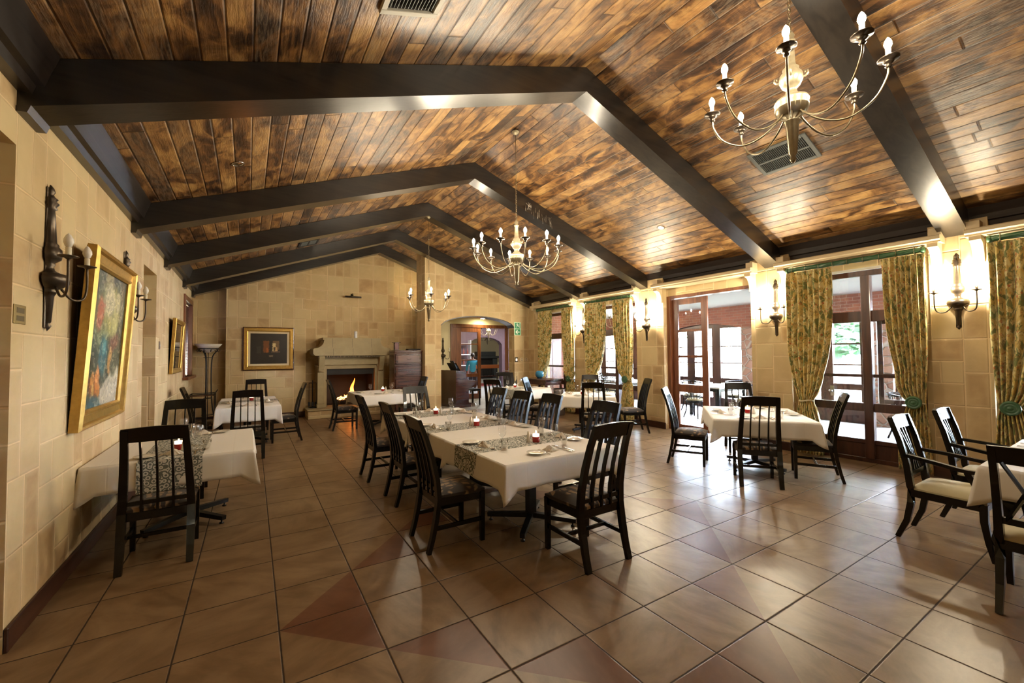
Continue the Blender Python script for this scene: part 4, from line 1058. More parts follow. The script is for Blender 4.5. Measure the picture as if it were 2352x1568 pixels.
def curtain(label,yo,yi,yt,zt,seed,x=8.27,ros=True,zb=.04,ztop=2.90):
    """yo outer (pillar) edge, yi inner edge at the top, yt tie point"""
    rr=random.Random(seed); r=thing('curtain',label,'curtain',(x,yt,0),0,'tied floral curtains on the window wall')
    s=1 if yi>yo else -1; wtop=abs(yi-yo); NU=110; NV=44; npl=8
    ph=[rr.uniform(0,6.28) for _ in range(4)]
    vs=[];uv=[]
    for j in range(NV+1):
        z=ztop-(ztop-zb)*j/NV
        if z>zt:
            f=(ztop-z)/(ztop-zt)            # 0 top .. 1 tie
            g=f**3.2
            inn=yi*(1-g)+(yt+s*.085)*g
            if f>.80: inn+=s*.03*math.sin((f-.8)/.2*PI)
            h=f**1.5
            out=yo*(1-h*.6)+(yt-s*.085)*h*.6 if True else yo
            out=yo+(yt-s*.10-yo)*max(0,(f-.55)/.45)**1.5
        else:
            f=(zt-z)/(zt-zb); g=min(1,f*1.6)**.8
            inn=(yt+s*.085)+s*.12*g; out=(yt-s*.10)-s*.04*g
        wd=abs(inn-out); amp=.044+.020*(1-min(1,wd/max(wtop,.01)))
        if abs(z-zt)<.08: amp*=.45
        head=max(0,1-(ztop-z)/.14)
        for i in range(NU+1):
            u=i/NU
            y=out+(inn-out)*u
            a=2*PI*npl*u+ph[0]+.9*math.sin(2*PI*u*1.7+ph[1]+z*.7)
            q=math.sin(a)*amp*(1-.55*head)+.010*math.sin(2.3*a+ph[2])*(1-head)
            if head>.5: q+=.006*math.sin(2*PI*26*u)
            bulge=.05*math.exp(-((z-zt-.22)/.2)**2)*u
            vs.append((-q-bulge,y-yt,z)); uv.append((u*1.35+seed*.37,z))
    fs=[(j*(NU+1)+i,j*(NU+1)+i+1,(j+1)*(NU+1)+i+1,(j+1)*(NU+1)+i) for j in range(NV) for i in range(NU)]
    b=MB(); b.add(vs,fs,True); o=b.build('drape',M['curtain'],r)
    ul=o.data.uv_layers.new(name='UVMap')
    for l in o.data.loops: ul.data[l.index].uv=uv[l.vertex_index]
    md=o.modifiers.new('thickness','SOLIDIFY'); md.thickness=.003
    b=MB(); pts=[]
    for k in range(17):
        a=2*PI*k/16; pts.append((-.02+.062*math.cos(a),.095*math.sin(a),zt+.012*math.sin(a*2)))
    b.tube(pts,.011,7,False); b.build('tie_rope',M['lining'],r)
    if ros:
        b=MB(); Mx=Matrix.Rotation(-PI/2,3,'Y'); b.lathe([(0,.055),(.014,.055),(.020,.045),(.030,.042),(.038,.050),(.047,.042),(.058,.040),(.066,.050),(.078,.046),(.085,.030),(.080,.015),(.018,.0),(.016,-.09),(0,-.09)],(-.075,0,zt+.02),28,axis=Mx); b.build('tieback_rosette',M['green'],r)
    return r
curtain('tied floral curtain left of the window by the glazed door',.45,-.17,.21,.86,1,ros=False)
curtain('tied floral curtain with green rosette, right side of that window, left of the nearest pillar',-1.20,-.75,-1.06,.93,2)
curtain('tied floral curtain with green rosette at the right edge of the photo',-1.74,-2.38,-1.88,.94,3)
curtain('tied floral curtain left of the middle window',5.27,4.53,5.12,.82,4,ros=False)
curtain('tied floral curtain with small rosette right of the middle window',3.73,4.31,3.88,1.0,5)
curtain('tied floral curtain nearest the arched wall corner',7.35,6.74,7.2,.86,6)
curtain('tied floral curtain right of the window nearest the arch',5.76,6.24,5.90,.93,7)
for y0,y1,l in ((-1.2,.46,'above the window by the glazed door'),(3.72,5.30,'above the middle curtained window'),(5.87,7.44,'above the window nearest the arch'),(-3.5,-1.74,'at the right edge of the photo')):
    r=thing('curtain_pole','green fluted curtain pole '+l,'curtain pole',(8.27,y0,2.945),0,'green curtain poles')
    b=MB(); n=20; vs=[];m=24
    L=y1-y0
    for j in range(n+1):
        for k in range(m):
            a=2*PI*k/m+j*.35; rr_=.034*(1+.10*math.cos(6*(a-j*.35))); vs.append((rr_*math.cos(a),L*j/n,rr_*math.sin(a)))
    b.add(vs,[(j*m+k,j*m+(k+1)%m,(j+1)*m+(k+1)%m,(j+1)*m+k) for j in range(n) for k in range(m)],True); b.build('rod',M['green'],r)
    b=MB(); Mx=Matrix.Rotation(PI/2,3,'X')
    for yy in (.02,L-.02): b=MB(); b.lathe([(0,-.02),(.04,-.02),(.045,0),(.04,.02),(0,.02)],(0,yy,0),16,axis=Mx); b.build('end_cap',M['green'],r)
    b=MB(); k=.08
    for k_ in range(9):
        yy=L*(.06+.88*k_/8); b=MB(); b.tube([(.047*math.cos(q*PI/5),yy+.004*math.sin(q),.047*math.sin(q*PI/5)) for q in range(11)],.004,5,False); b.build('curtain_ring',M['brass'],r)
# ================================================================ paintings
M['gold']=simple('gilt_wood',(.52,.33,.085),.33,.75,var=.35,scale=20)
M['gold2']=simple('dull_gilt',(.30,.19,.06),.4,.6,var=.3,scale=20)
M['mount']=simple('cream_liner',(.68,.56,.36),.7)
M['mahog']=wood_mat('dark_mahogany',(.030,.008,.005),(.085,.026,.014),.25,0,.4)
def pic_frame(r,w,h,prof,mat,name='frame'):
    """prof: list of (inset from outer edge, height); local x right, y up, z out"""
    b=MB(); vs=[]
    for (d,zz) in prof:
        vs+=[(-w/2+d,-h/2+d,zz),(w/2-d,-h/2+d,zz),(w/2-d,h/2-d,zz),(-w/2+d,h/2-d,zz)]
    fs=[(4*k+i,4*k+(i+1)%4,4*(k+1)+(i+1)%4,4*(k+1)+i) for k in range(len(prof)-1) for i in range(4)]
    b.add(vs,fs); return b.build(name,mat,r)
# flower still life: loose painted blobs on a dark green ground, built in the canvas material
t=NT('still_life_canvas'); o=t.obj(); x,y,z=t.xyz(o)[:3]
wn=t.noise(o,5,4,.6,0,out=1); ov=t.node('ShaderNodeVectorMath',{0:o,1:t.node('ShaderNodeVectorMath',{0:wn,1:(.16,.16,0)},operation='MULTIPLY').outputs[0]},operation='ADD').outputs[0]
ox,oy,_=t.xyz(ov)[:3]; ox=t.m('SUBTRACT',ox,.08); oy=t.m('SUBTRACT',oy,.08)
fine=t.noise(t.scl(ov,1,1,1),26,4,.65)
def blob(cx,cy,rx,ry,soft=.25):
    a=t.m('DIVIDE',t.m('SUBTRACT',ox,cx),rx); b_=t.m('DIVIDE',t.m('SUBTRACT',oy,cy),ry)
    d=t.m('SQRT',t.m('ADD',t.m('MULTIPLY',a,a),t.m('MULTIPLY',b_,b_)))
    return t.ss(t.m('ADD',d,t.m('MULTIPLY',t.m('SUBTRACT',fine,.5),.6)),1+soft,1-soft)
c=t.mix(t.ss(t.noise(ov,4,3),.35,.65),(.016,.030,.022),(.06,.10,.07))
for (cx,cy,rx,ry,col,so) in [(-.05,.5,.12,.30,(.30,.27,.12),.4),(.28,-.50,.36,.17,(.50,.47,.38),.2),(.36,-.38,.2,.14,(.62,.60,.50),.2),(-.10,.20,.26,.24,(.20,.24,.09),.5),(.12,.26,.22,.20,(.44,.42,.12),.4),(.0,.33,.17,.14,(.58,.55,.36),.3),(-.24,.22,.10,.13,(.42,.12,.06),.4),(.20,.12,.10,.16,(.50,.50,.20),.4),(.27,.36,.08,.10,(.55,.52,.30),.4),
    (-.06,-.12,.12,.17,(.03,.15,.19),.25),(-.03,-.06,.05,.08,(.10,.32,.36),.3),(.25,-.02,.14,.08,(.16,.05,.03),.4),(.17,-.18,.07,.13,(.50,.27,.07),.25),(.30,-.22,.12,.10,(.05,.07,.04),.3),(-.24,-.40,.14,.11,(.30,.10,.03),.3),(-.16,-.30,.06,.10,(.62,.24,.06),.2),(-.28,-.34,.05,.08,(.60,.28,.07),.2),(-.12,-.43,.05,.08,(.58,.22,.05),.2),(-.24,-.45,.045,.07,(.60,.36,.10),.2),
    (-.18,-.58,.20,.08,(.04,.11,.13),.3),(-.12,-.60,.06,.04,(.35,.45,.46),.3)]:
    c=t.mix(blob(cx,cy,rx,ry,so),c,col)
vv=t.node('ShaderNodeTexVoronoi',{'Vector':t.scl(ov,1,1.6,1),'Scale':26.0}); vr_=t.xyz(vv.outputs['Color'])
c=t.mix(t.m('MULTIPLY',t.ss(vr_[0],.5,.9),.55),c,t.mix(.75,c,(.55,.55,.42),'MULTIPLY')); c=t.mix(t.m('MULTIPLY',t.ss(vr_[1],.62,.95),.5),c,t.mix(.45,c,(.75,.70,.50),'ADD')); c=t.mix(t.m('MULTIPLY',t.ss(vr_[2],.6,.9),.35),c,(.03,.05,.04))
t.bsdf(Base_Color=c,Roughness=.45,Coat_Weight=.2,Normal=t.bump(fine,.3,.004)); M['still']=t.mat
r=thing('framed_painting','large gilt-framed painting of flowers and fruit leaning from the left wall','painting')
w,h=1.31,1.43
fr=pic_frame(r,w,h,[(0,-.055),(0,.0),(.018,.018),(.035,.010),(.045,-.012),(.10,-.02),(.115,-.002),(.13,-.004),(.145,-.022),(.145,-.04)],M['gold'])
b=MB(); b.box(-w/2+.01,w/2-.01,-h/2+.01,h/2-.01,-.06,-.052); b.build('backing_board',M['dark'],r)
b=MB(); b.box(-w/2+.14,w/2-.14,-h/2+.14,h/2-.14,-.05,-.036); o=b.build('canvas',M['still'],r)
# local x -> -y?  facing +x: right = +y seen from the room is -y ... viewer looks toward -x, right hand is +y
tilt=math.atan2(.085,h)
Rm=Matrix(((0,0,1),(1,0,0),(0,1,0))).to_4x4()   # x->y, y->z, z->x
r.matrix_world=Matrix.Translation((XL+.105,2.145,1.778))@Matrix.Rotation(tilt,4,'Y')@Rm
r=thing('framed_painting','gilt-framed glazed picture on the left wall before the blind window','picture')
w,h=1.2,.95
pic_frame(r,w,h,[(0,-.04),(0,.0),(.012,.010),(.03,.004),(.06,-.008),(.075,.0),(.085,-.012),(.085,-.03)],M['gold'])
b=MB(); b.box(-w/2+.08,w/2-.08,-h/2+.08,h/2-.08,-.035,-.022); b.build('print',simple('dark_print',(.10,.085,.055),.08,coat=1,var=.5,scale=5),r)
b=MB(); b.box(-w/2+.01,w/2-.01,-h/2+.01,h/2-.01,-.045,-.037); b.build('backing_board',M['dark'],r)
r.matrix_world=Matrix.Translation((XL+.075,6.72,1.81))@Matrix.Rotation(math.atan2(.05,h),4,'Y')@Rm
# small interior painting on the fireplace wall
t=NT('interior_scene_canvas'); o=t.obj(); x,y,z=t.xyz(o)[:3]; fine=t.noise(o,30,4,.6)
def rect(x0,x1,y0,y1,s=.012):
    xx=t.m('ADD',x,t.m('MULTIPLY',t.m('SUBTRACT',fine,.5),.05)); yy=t.m('ADD',y,t.m('MULTIPLY',t.m('SUBTRACT',fine,.5),.04))
    a=t.m('MULTIPLY',t.ss(xx,x0-s,x0+s),t.ss(xx,x1+s,x1-s)); b_=t.m('MULTIPLY',t.ss(yy,y0-s,y0+s),t.ss(yy,y1+s,y1-s)); return t.m('MULTIPLY',a,b_)
c=t.mix(t.noise(o,6,4),(.006,.005,.006),(.022,.016,.011))
for q in [((-.13,.0,-.10,.20),(.17,.055,.012)),((-.06,-.02,-.09,.02),(.36,.10,.02)),((.08,.23,-.02,.20),(.14,.08,.03)),((.08,.15,-.07,.14),(.62,.46,.22)),((.12,.19,-.07,.04),(.50,.30,.13)),((.10,.14,-.06,.04),(.05,.03,.015)),((.05,.25,-.10,-.07),(.12,.07,.05)),((.0,.09,-.21,-.17),(.16,.12,.08)),((-.27,-.18,-.12,.06),(.03,.025,.02))]:
    c=t.mix(rect(*q[0]),c,q[1])
t.bsdf(Base_Color=c,Roughness=.3,Coat_Weight=.3); M['scene']=t.mat
r=thing('framed_painting','small dark interior painting in a stepped gilt frame on the far wall','painting')
w,h=1.145,1.10
pic_frame(r,w,h,[(0,-.05),(0,.0),(.02,.008)],M['mahog'],'outer_moulding')
pic_frame(r,w,h,[(.02,.008),(.028,.016),(.04,.016),(.048,.004),(.062,.004),(.07,.014),(.085,.014),(.095,-.006),(.115,-.012)],M['gold'],'gilt_frame')
pic_frame(r,w,h,[(.115,-.012),(.16,-.016),(.162,-.03)],M['mount'],'liner')
b=MB(); b.box(-w/2+.16,w/2-.16,-h/2+.16,h/2-.16,-.04,-.028); b.build('canvas',M['scene'],r)
r.matrix_world=Matrix.Translation((1.295,9.57,1.815))@Matrix(((1,0,0),(0,0,-1),(0,1,0))).to_4x4()
# ================================================================ left wall odds: slatted blind window, plaque, switch
r=bpy.data.objects.new('window_20',None); C.objects.link(r); r.location=(XL,0,0); r['kind']='structure'
b=MB(); b.box(-.06,.03,8.0,8.12,1.2,2.93,.004); b.box(-.06,.03,9.35,9.45,1.2,2.93,.004); b.box(-.06,.03,8.12,9.35,2.82,2.93,.004); b.build('window_frame',M['frame'],r,kind='structure')
b=MB(); b.box(-.06,.10,7.95,9.5,1.14,1.2,.006); b.build('window_sill',M['frame'],r,kind='structure')
b=MB(); b.box(-.16,-.15,8.12,9.35,1.2,2.82); b.build('pane',emit('daylit_pane',(.55,.6,1.0),.8),r,kind='structure')
r=thing('venetian_blind','red-brown slatted blind in the left wall window','blind',(XL-.05,8.13,0))
b=MB(); z=1.22; k=0
while z<2.78:
    s_=.022; b.add([(-s_*.7,0,z-.014),(s_*.7,0,z+.016),(s_*.7,1.21,z+.016),(-s_*.7,1.21,z-.014)],[(0,1,2,3)]); z+=.034
b.build('slats',M['mahog'],r); b=MB(); b.box(-.025,.03,0,1.21,2.77,2.82,.003); b.build('head_rail',M['mahog'],r); b=MB()
for y in (.2,1.0): b.tube([(0,y,1.2),(0,y,2.78)],.002,5)
b.build('cords',M['mahog'],r)
M['plaque']=simple('brass_plaque',(.26,.20,.07),.4,.6,var=.2)
r=thing('wall_plaque','small brass plaque with two engraved panels by the near left opening','plaque',(XL,.69,1.88))
b=MB(); b.box(0,.006,-.075,.075,-.055,.055,.002); b.build('plate',M['plaque'],r); b=MB(); b.box(.005,.0068,-.045,.05,.008,.038,.0); b.box(.005,.0068,-.045,.05,-.038,-.008,0); b.build('engraved_panel',simple('plaque_recess',(.10,.075,.025),.5,.4),r)
r=thing('light_switch','small brown switch plate between the left wall pictures','switch',(XL,5.25,1.80)); b=MB(); b.box(0,.008,-.04,.04,-.06,.06,.003); b.build('plate',simple('brown_plate',(.09,.05,.025),.4),r); b=MB(); b.box(.008,.016,-.01,.01,-.02,.02,.002); b.build('toggle',M['offwhite'],r)
# exit sign: running figure over an arrow pointing left
M['sign']=simple('sign_pale_green',(.62,.85,.62),.5); M['signg']=simple('sign_green',(.02,.26,.11),.5); M['signw']=simple('sign_white',(.80,.92,.80),.5)
r=thing('exit_sign','green running-man exit sign with left arrow beside the arch','sign',(7.95,8.045,2.41))
b=MB(); b.box(-.125,.125,-.012,0,-.205,.205,.002); b.build('board',M['sign'],r)
b=MB(); b.box(-.10,.10,-.016,-.012,.01,.185); b.box(-.10,.10,-.016,-.012,-.185,-.01); b.build('green_panel',M['signg'],r)
b=MB(); y=-.0175
def stroke(p,w): 
    for a,c in zip(p,p[1:]):
        d=Vector((c[0]-a[0],c[1]-a[1])); n=Vector((-d.y,d.x)).normalized()*w
        b.prism([(a[0]+n.x,a[1]+n.y),(a[0]-n.x,a[1]-n.y),(c[0]-n.x,c[1]-n.y),(c[0]+n.x,c[1]+n.y)],y-.001,y+.001,'y')
b.lathe([(0,-.001),(.017,-.001),(.017,.001),(0,.001)],(-.018,y,.158),12,axis=Matrix.Rotation(PI/2,3,'X'))
stroke([(-.012,.14),(.004,.095)],.013); stroke([(-.008,.13),(-.045,.118),(-.062,.13)],.006); stroke([(.0,.132),(.035,.125),(.04,.10)],.006)
stroke([(.002,.10),(-.03,.075),(-.035,.035)],.008); stroke([(.006,.10),(.03,.07),(.065,.06)],.008); stroke([(.068,.03),(.068,.17),(.09,.17)],.005)
b.build('running_figure',M['signw'],r)
b=MB(); stroke([(.07,-.10),(-.05,-.10)],.014); stroke([(-.005,-.04),(-.068,-.10),(-.005,-.16)],.014); b.build('arrow',M['signw'],r)
for x,l,m in ((7.90,'dark-rimmed lit switch beneath the exit sign',1),(8.10,'cream double switch plate right of the lit switch',0),(8.27,'cream switch plate nearest the corner by the arch',0)):
    r=thing('light_switch',l,'switch',(x,8.045,1.45)); b=MB(); b.box(-.055,.055,-.012,0,-.055 if not m else -.075,.055 if not m else .075,.003); b.build('plate',M['plaster'] if not m else M['dark'],r)
    b=MB()
    if m: b.box(-.03,.03,-.016,-.012,-.035,.035,.002); b.build('lit_button',emit('switch_glow',(1,.8,.5),1.6),r)
    else:
        for zz in (-.022,.022): b.box(-.03,.03,-.016,-.012,zz-.006,zz+.006,.001)
        b.build('rocker',M['base'],r)
# ================================================================ fireplace
t=NT('cast_stone'); o=t.obj(); n=t.noise(o,6,5,.6); t.bsdf(Base_Color=t.mix(n,(.27,.215,.115),(.42,.34,.19)),Roughness=.7,Normal=t.bump(n,.2,.004)); M['cast']=t.mat
r=thing('fireplace','carved stone fireplace with stepped mantel and raised hearth','fireplace',(3.26,9.2,0))
b=MB(); b.box(-1.12,1.14,-.30,.55,0,.205,.008); b.build('hearth',M['stone'],r)
b=MB(); b.box(-1.14,1.16,-.33,.55,.205,.24,.01); b.build('hearth_slab',M['cast'],r)
for s in (-1,1):
    b=MB(); x=s*.78; b.box(x-.10,x+.10,.0,.55,.24,.34,.012); b.box(x-.085,x+.085,.02,.55,.34,1.32,.008); b.box(x-.10,x+.10,.0,.55,1.32,1.37,.01); b.build('jamb',M['cast'],r)
b=MB(); b.box(-.70,-.63,.08,.55,.24,1.37,.005); b.box(.63,.70,.08,.55,.24,1.37,.005); b.box(-.63,.63,.08,.55,1.26,1.37,.005); b.build('inner_surround',M['cast'],r)
for s in (-1,1):
    x=s*.78; b=MB(); n=12; pr=[(0.02,1.60)]
    pr=[(.02,1.62),(-.17,1.62),(-.185,1.57)]+[(-.17+.15*math.sin(k*PI/2/n)-.03*math.sin(k*PI/n),1.52-.33*k/n) for k in range(n+1)]+[(.02,1.17)]
    b.prism(pr,x-.065,x+.065,'x'); b.tube([(x-.07,-.135,1.56),(x+.07,-.135,1.56)],.04,12); b.tube([(x-.068,-.02,1.22),(x+.068,-.02,1.22)],.026,10); b.build('scroll_bracket',M['cast'],r)
b=MB(); b.box(-.71,.71,.02,.55,1.37,1.60,.004); b.build('frieze',M['cast'],r)
b=MB(); b.box(-.86,.86,-.16,.0,1.575,1.62,.004)
t=NT('carved_moulding'); o=t.obj(); w=t.node('ShaderNodeTexWave',{'Vector':o,'Scale':9.0,'Distortion':6.0,'Detail':2.0}).outputs[1]; t.bsdf(Base_Color=t.mix(w,(.03,.025,.018),(.40,.34,.22)),Roughness=.7,Normal=t.bump(w,1,.01)); b.build('carved_moulding',t.mat,r)
# mantel: lower band then concave upper hood
b=MB(); y0=-.24
b.prism([(-.95,1.62),(.95,1.62),(1.00,1.67),(1.00,1.79),(.97,1.82),(-.97,1.82),(-1.00,1.79),(-1.00,1.67)],y0,.55,'y'); b.build('mantel_shelf',M['cast'],r)
b=MB(); n=10; right=[(.95-.22*math.sin(PI/2*k/n)**1.0,1.82+.22*(1-math.cos(PI/2*k/n))) for k in range(n+1)]
outl=[(-x,z) for x,z in right][::1]
pts=[(x,z) for x,z in right]+[(.76,2.045),(.76,2.10),(-.76,2.10),(-.76,2.045)]+[(-x,z) for x,z in reversed(right)]
b.prism(pts,y0+.09,.55,'y'); b.build('mantel_hood',M['cast'],r)
b=MB()
for x in (-.52,-.02,.48): b.box(x-.003,x+.003,y0-.002,y0+.1,1.63,1.81); b.box(x-.003,x+.003,y0+.088,y0+.1,1.84,2.08)
b.build('joint_lines',M['base'],r)
b=MB(); b.box(-.64,-.60,.2,1.0,.24,1.3); b.box(.60,.64,.2,1.0,.24,1.3); b.box(-.64,.64,.98,1.02,.24,1.3); b.box(-.64,.64,.2,1.0,1.28,1.32); b.box(-.64,.64,.55,1.0,.2,.245); b.box(-.62,.62,.16,.18,1.10,1.26); b.build('firebox',M['dark'],r)
r2=thing('fire_grate','black fire basket with burning logs','fire',(3.30,9.55,.24))
b=MB()
for x in [k*.07-.35 for k in range(11)]: b.tube([(x,-.13,.05),(x,-.15,.20)],.006,6)
b.tube([(-.37,-.15,.20),(.37,-.15,.20)],.008,6); b.tube([(-.37,-.13,.05),(.37,-.13,.05)],.008,6); b.tube([(-.37,.15,.05),(.37,.15,.05)],.008,6)
for x in (-.36,.36): b.tube([(x,-.13,0),(x,-.13,.2)],.01,6); b.tube([(x,-.13,.05),(x,.15,.05)],.008,6)
b.build('basket',M['blackmet'],r2)
M['log']=simple('charred_log',(.035,.02,.012),.9,var=.5,scale=12,bump=.5)
for k,(a,bq,c) in enumerate((((-.30,-.05,.10),(.28,-.02,.12),.045),((-.25,.06,.11),(.30,.03,.13),.05),((-.15,-.08,.17),(.22,.08,.22),.038))):
    q=MB(); q.tube([a,bq],c,9); q.build('log',M['log'],r2)
t=NT('fire_flames'); o=t.obj(); x,y,z=t.xyz(o)[:3]; n=t.noise(o,9,3,.5)
col=t.ramp(t.m('ADD',t.m('MULTIPLY',z,1.3),t.m('MULTIPLY',n,.3)),[(.18,(1.0,.62,.22)),(.45,(1.0,.30,.05)),(.85,(.75,.09,.01))])
e=t.node('ShaderNodeEmission',{'Color':col,'Strength':9.0}); t.l.new(e.outputs[0],t.out.inputs[0]); M['fire']=t.mat
b=MB()
def flame(x,y,h,w,lean=0,seed=0):
    rr=random.Random(seed); pts=[];rs=[]
    for k in range(9):
        f=k/8; pts.append((x+lean*f+.03*math.sin(f*7+seed),y+.015*math.cos(f*5+seed),.16+h*f)); rs.append(max(.002,w*(math.sin(PI*(f**.6*.85+.13)))))
    b.tube(pts,rs,8)
flame(.02,0,.58,.055,.06,1); flame(.0,.03,.35,.06,.04,2); flame(-.08,0,.22,.05,.05,3); flame(-.17,.0,.13,.035,.02,4); flame(-.26,0,.10,.03,.02,5); flame(.10,-.02,.14,.03,-.02,6); flame(-.33,.0,.08,.025,.02,8)
b.build('flames',M['fire'],r2)
r=thing('picture_light','brass picture light on the chimney wall above the mantel','picture light',(3.36,9.75,3.30)); b=MB(); b.lathe([(0,-.012),(.035,-.012),(.035,0),(0,0)],(0,0,.06),14,axis=Matrix.Rotation(PI/2,3,'X')); b.tube(bez([(0,0,.06),(0,-.10,.10),(0,-.19,.05),(0,-.20,.0)],5),.007,7); b.build('arm',M['brass'],r); b=MB(); b.tube([(-.22,-.2,-.01),(.22,-.2,-.01)],.026,12); b.build('lamp_tube',M['bronze'],r)
r=thing('air_freshener','white cylinder dispenser on the mantel','dispenser',(3.36,9.22,2.10)); b=MB(); b.lathe([(0,0),(.038,0),(.04,.01),(.04,.17),(.034,.19),(0,.195)],n=20); b.build('body',M['white'],r); b=MB(); b.ell((.0,-.04,.14),(.008,.006,.008)); b.build('nozzle',M['dark'],r)
r=thing('fire_screen','tall dark companion stand left of the fireplace on the hearth','fire tools',(2.30,9.40,.24)); b=MB(); b.lathe([(0,0),(.10,0),(.10,.02),(.02,.035),(.012,.05),(.012,.72),(0,.74)],n=16); b.tube([(-.09,0,.66),(.09,0,.66)],.008,6); b.build('stand',M['blackmet'],r)
for k,(a,nm) in enumerate(((-.085,'poker'),(0,'brush'),(.085,'shovel'))):
    b=MB(); b.tube([(a,-.03,.10),(a,-.03,.66)],.006,6); b.box(a-.03,a+.03,-.045,-.015,.05,.16,.004); b.build(nm,M['blackmet'],r)
# ---- chest beside the fireplace
r=thing('chest_of_drawers','tall mahogany chest of drawers right of the fireplace','cabinet',(4.53,8.47,0))
b=MB(); b.box(-.385,.385,-.24,.24,.08,1.70,.006); b.box(-.37,.37,-.22,.22,0,.08); b.build('body',M['mahog'],r)
b=MB(); b.box(-.395,.395,-.26,.25,1.70,1.755,.01); b.build('top_board',M['mahog'],r)
M['dpanel']=wood_mat('lighter_mahogany_panel',(.09,.045,.028),(.17,.09,.058),.4,0,.2)  # lighter panel tone, for the top drawer only
for k,(z0,z1) in enumerate(((1.37,1.66),(1.03,1.33),(.62,.99),(.14,.58))):
    b=MB(); b.box(-.36,.36,-.268,-.24,z0,z1,.012); d=b.build('drawer',M['mahog'],r)
    b=MB(); b.box(-.30,.30,-.275,-.268,z0+.05,z1-.05,.004); b.build('drawer_panel',M['dpanel'] if k==0 else M['mahog'],d)
    b=MB(); b.tube([(-.05,-.275,(z0+z1)/2+.01),(-.05,-.295,(z0+z1)/2-.01),(.05,-.295,(z0+z1)/2-.01),(.05,-.275,(z0+z1)/2+.01)],.005,6); b.build('handle',M['bronze'],d)
r=thing('lantern','small dark red lantern on the chest beside the chimney','lantern',(4.26,8.45,1.757)); b=MB(); b.box(-.06,.06,-.06,.06,0,.02,.003)
for sx in (-1,1):
    for sy in (-1,1): b.box(sx*.05-.006,sx*.05+.006,sy*.05-.006,sy*.05+.006,.02,.20)
b.build('cage',M['mahog'],r); b=MB(); b.box(-.10,.10,-.09,.09,.20,.22,.004); b.build('lid',M['mahog'],r); b=MB(); b.box(-.044,.044,-.044,.044,.02,.2); b.build('panes',simple('dark_red_panes',(.12,.02,.015),.3),r)
r=thing('serving_tray','dark flat tray on top of the chest of drawers','tray',(4.72,8.42,1.757)); b=MB(); b.box(-.17,.17,-.12,.12,0,.012,.003)
for q in ((-.17,-.16,-.12,.12),(.16,.17,-.12,.12),(-.16,.16,-.12,-.11),(-.16,.16,.11,.12)): b.box(*q,.0,.035)
b.build('tray_body',M['dark'],r)
# ---- torchiere lamp in the left alcove
r=thing('floor_lamp','tall black tripod uplighter lamp with pale glass bowl in the far left corner','floor lamp',(.02,9.62,0))
b=MB(); b.lathe([(.05,1.72),(.10,1.75),(.20,1.83),(.285,1.93),(.275,1.93),(.19,1.84),(.05,1.745)],n=28); b.build('glass_bowl',simple('alabaster_glass',(.62,.56,.46),.3,coat=.3),r)
b=MB()
for k in range(3):
    a=PI/2+k*2*PI/3+.5; c,s=math.cos(a),math.sin(a)
    b.tube(bez([(c*.16,s*.16,0),(c*.085,s*.085,.5),(c*.065,s*.065,1.2),(c*.085,s*.085,1.60),(c*.17,s*.17,1.76)],6),.013,7)
for z,rr_ in ((.22,.12),(.62,.082),(1.60,.09)): b.tube([(rr_*math.cos(q*PI/8),rr_*math.sin(q*PI/8),z) for q in range(17)],.007,5,False)
b.tube([(0,0,.0),(0,0,1.73)],.009,6); b.lathe([(0,0),(.18,0),(.18,.02),(0,.03)],n=20); b.build('tripod_stand',M['blackmet'],r)
b=MB()
for k in range(10):
    a=2*PI*k/10; c,s=math.cos(a),math.sin(a); b.tube([(c*.2,s*.2,1.81),(c*.24,s*.24,1.78),(c*.2,s*.2,1.74),(c*.165,s*.165,1.77)],.008,5)
b.tube([(.2*math.cos(q*PI/8),.2*math.sin(q*PI/8),1.815) for q in range(17)],.012,6,False); b.build('scroll_ring',M['blackmet'],r)
r=thing('serving_trolley','low dark metal side trolley behind the floor lamp in the corner','trolley',(-.02,8.95,0)); 
b=MB()
for sx in (-1,1):
    for sy in (-1,1): b.tube([(sx*.22,sy*.2,0),(sx*.22,sy*.2,.78)],.010,6)
for z in (.2,.78): b.tube([(-.22,-.2,z),(.22,-.2,z),(.22,.2,z),(-.22,.2,z),(-.22,-.2,z)],.010,6)
b.tube([(.22,-.2,.78),(.27,-.1,.86),(.27,.1,.86),(.22,.2,.78)],.009,6); b.build('metal_frame',M['blackmet'],r)
b=MB(); b.box(-.215,.215,-.195,.195,.735,.752); b.box(-.215,.215,-.195,.195,.155,.17); b.build('shelf',M['mahog'],r)
# ---- side table behind the far window table
r=thing('side_table','dark wooden side table under the window nearest the arch','table',(7.80,6.55,0)); b=MB(); b.box(-.30,.30,-.55,.55,.90,.94,.005); b.build('tabletop',M['mahog'],r); b=MB(); b.box(-.26,.26,-.5,.5,.78,.9,.003); b.build('apron',M['mahog'],r)
for sx in (-1,1):
    for sy in (-1,1): b=MB(); b.tube([(sx*.25,sy*.49,0),(sx*.25,sy*.49,.8)],[.7,1],sq=(.025,.025)); b.build('leg',M['mahog'],r)
r=thing('blue_bowl','blue glass fish bowl ornament on the side table','ornament',(7.82,6.72,.942)); b=MB(); b.lathe([(0,.0),(.06,.0),(.11,.05),(.125,.11),(.11,.17),(.085,.20),(.075,.20),(.10,.165),(.115,.11),(.10,.055),(0,.01)],n=24); b.build('bowl',simple('blue_glass',(.03,.22,.42),.08,coat=.8,trans=.3),r)
r=thing('metal_urn','tall shiny metal urn standing beside the side table','urn',(7.85,5.86,0)); b=MB(); b.lathe([(0,0),(.13,0),(.14,.03),(.15,.35),(.17,.68),(.16,.70),(.145,.66),(0,.64)],n=24); b.build('urn_body',simple('dull_chrome',(.32,.30,.33),.2,.9),r)
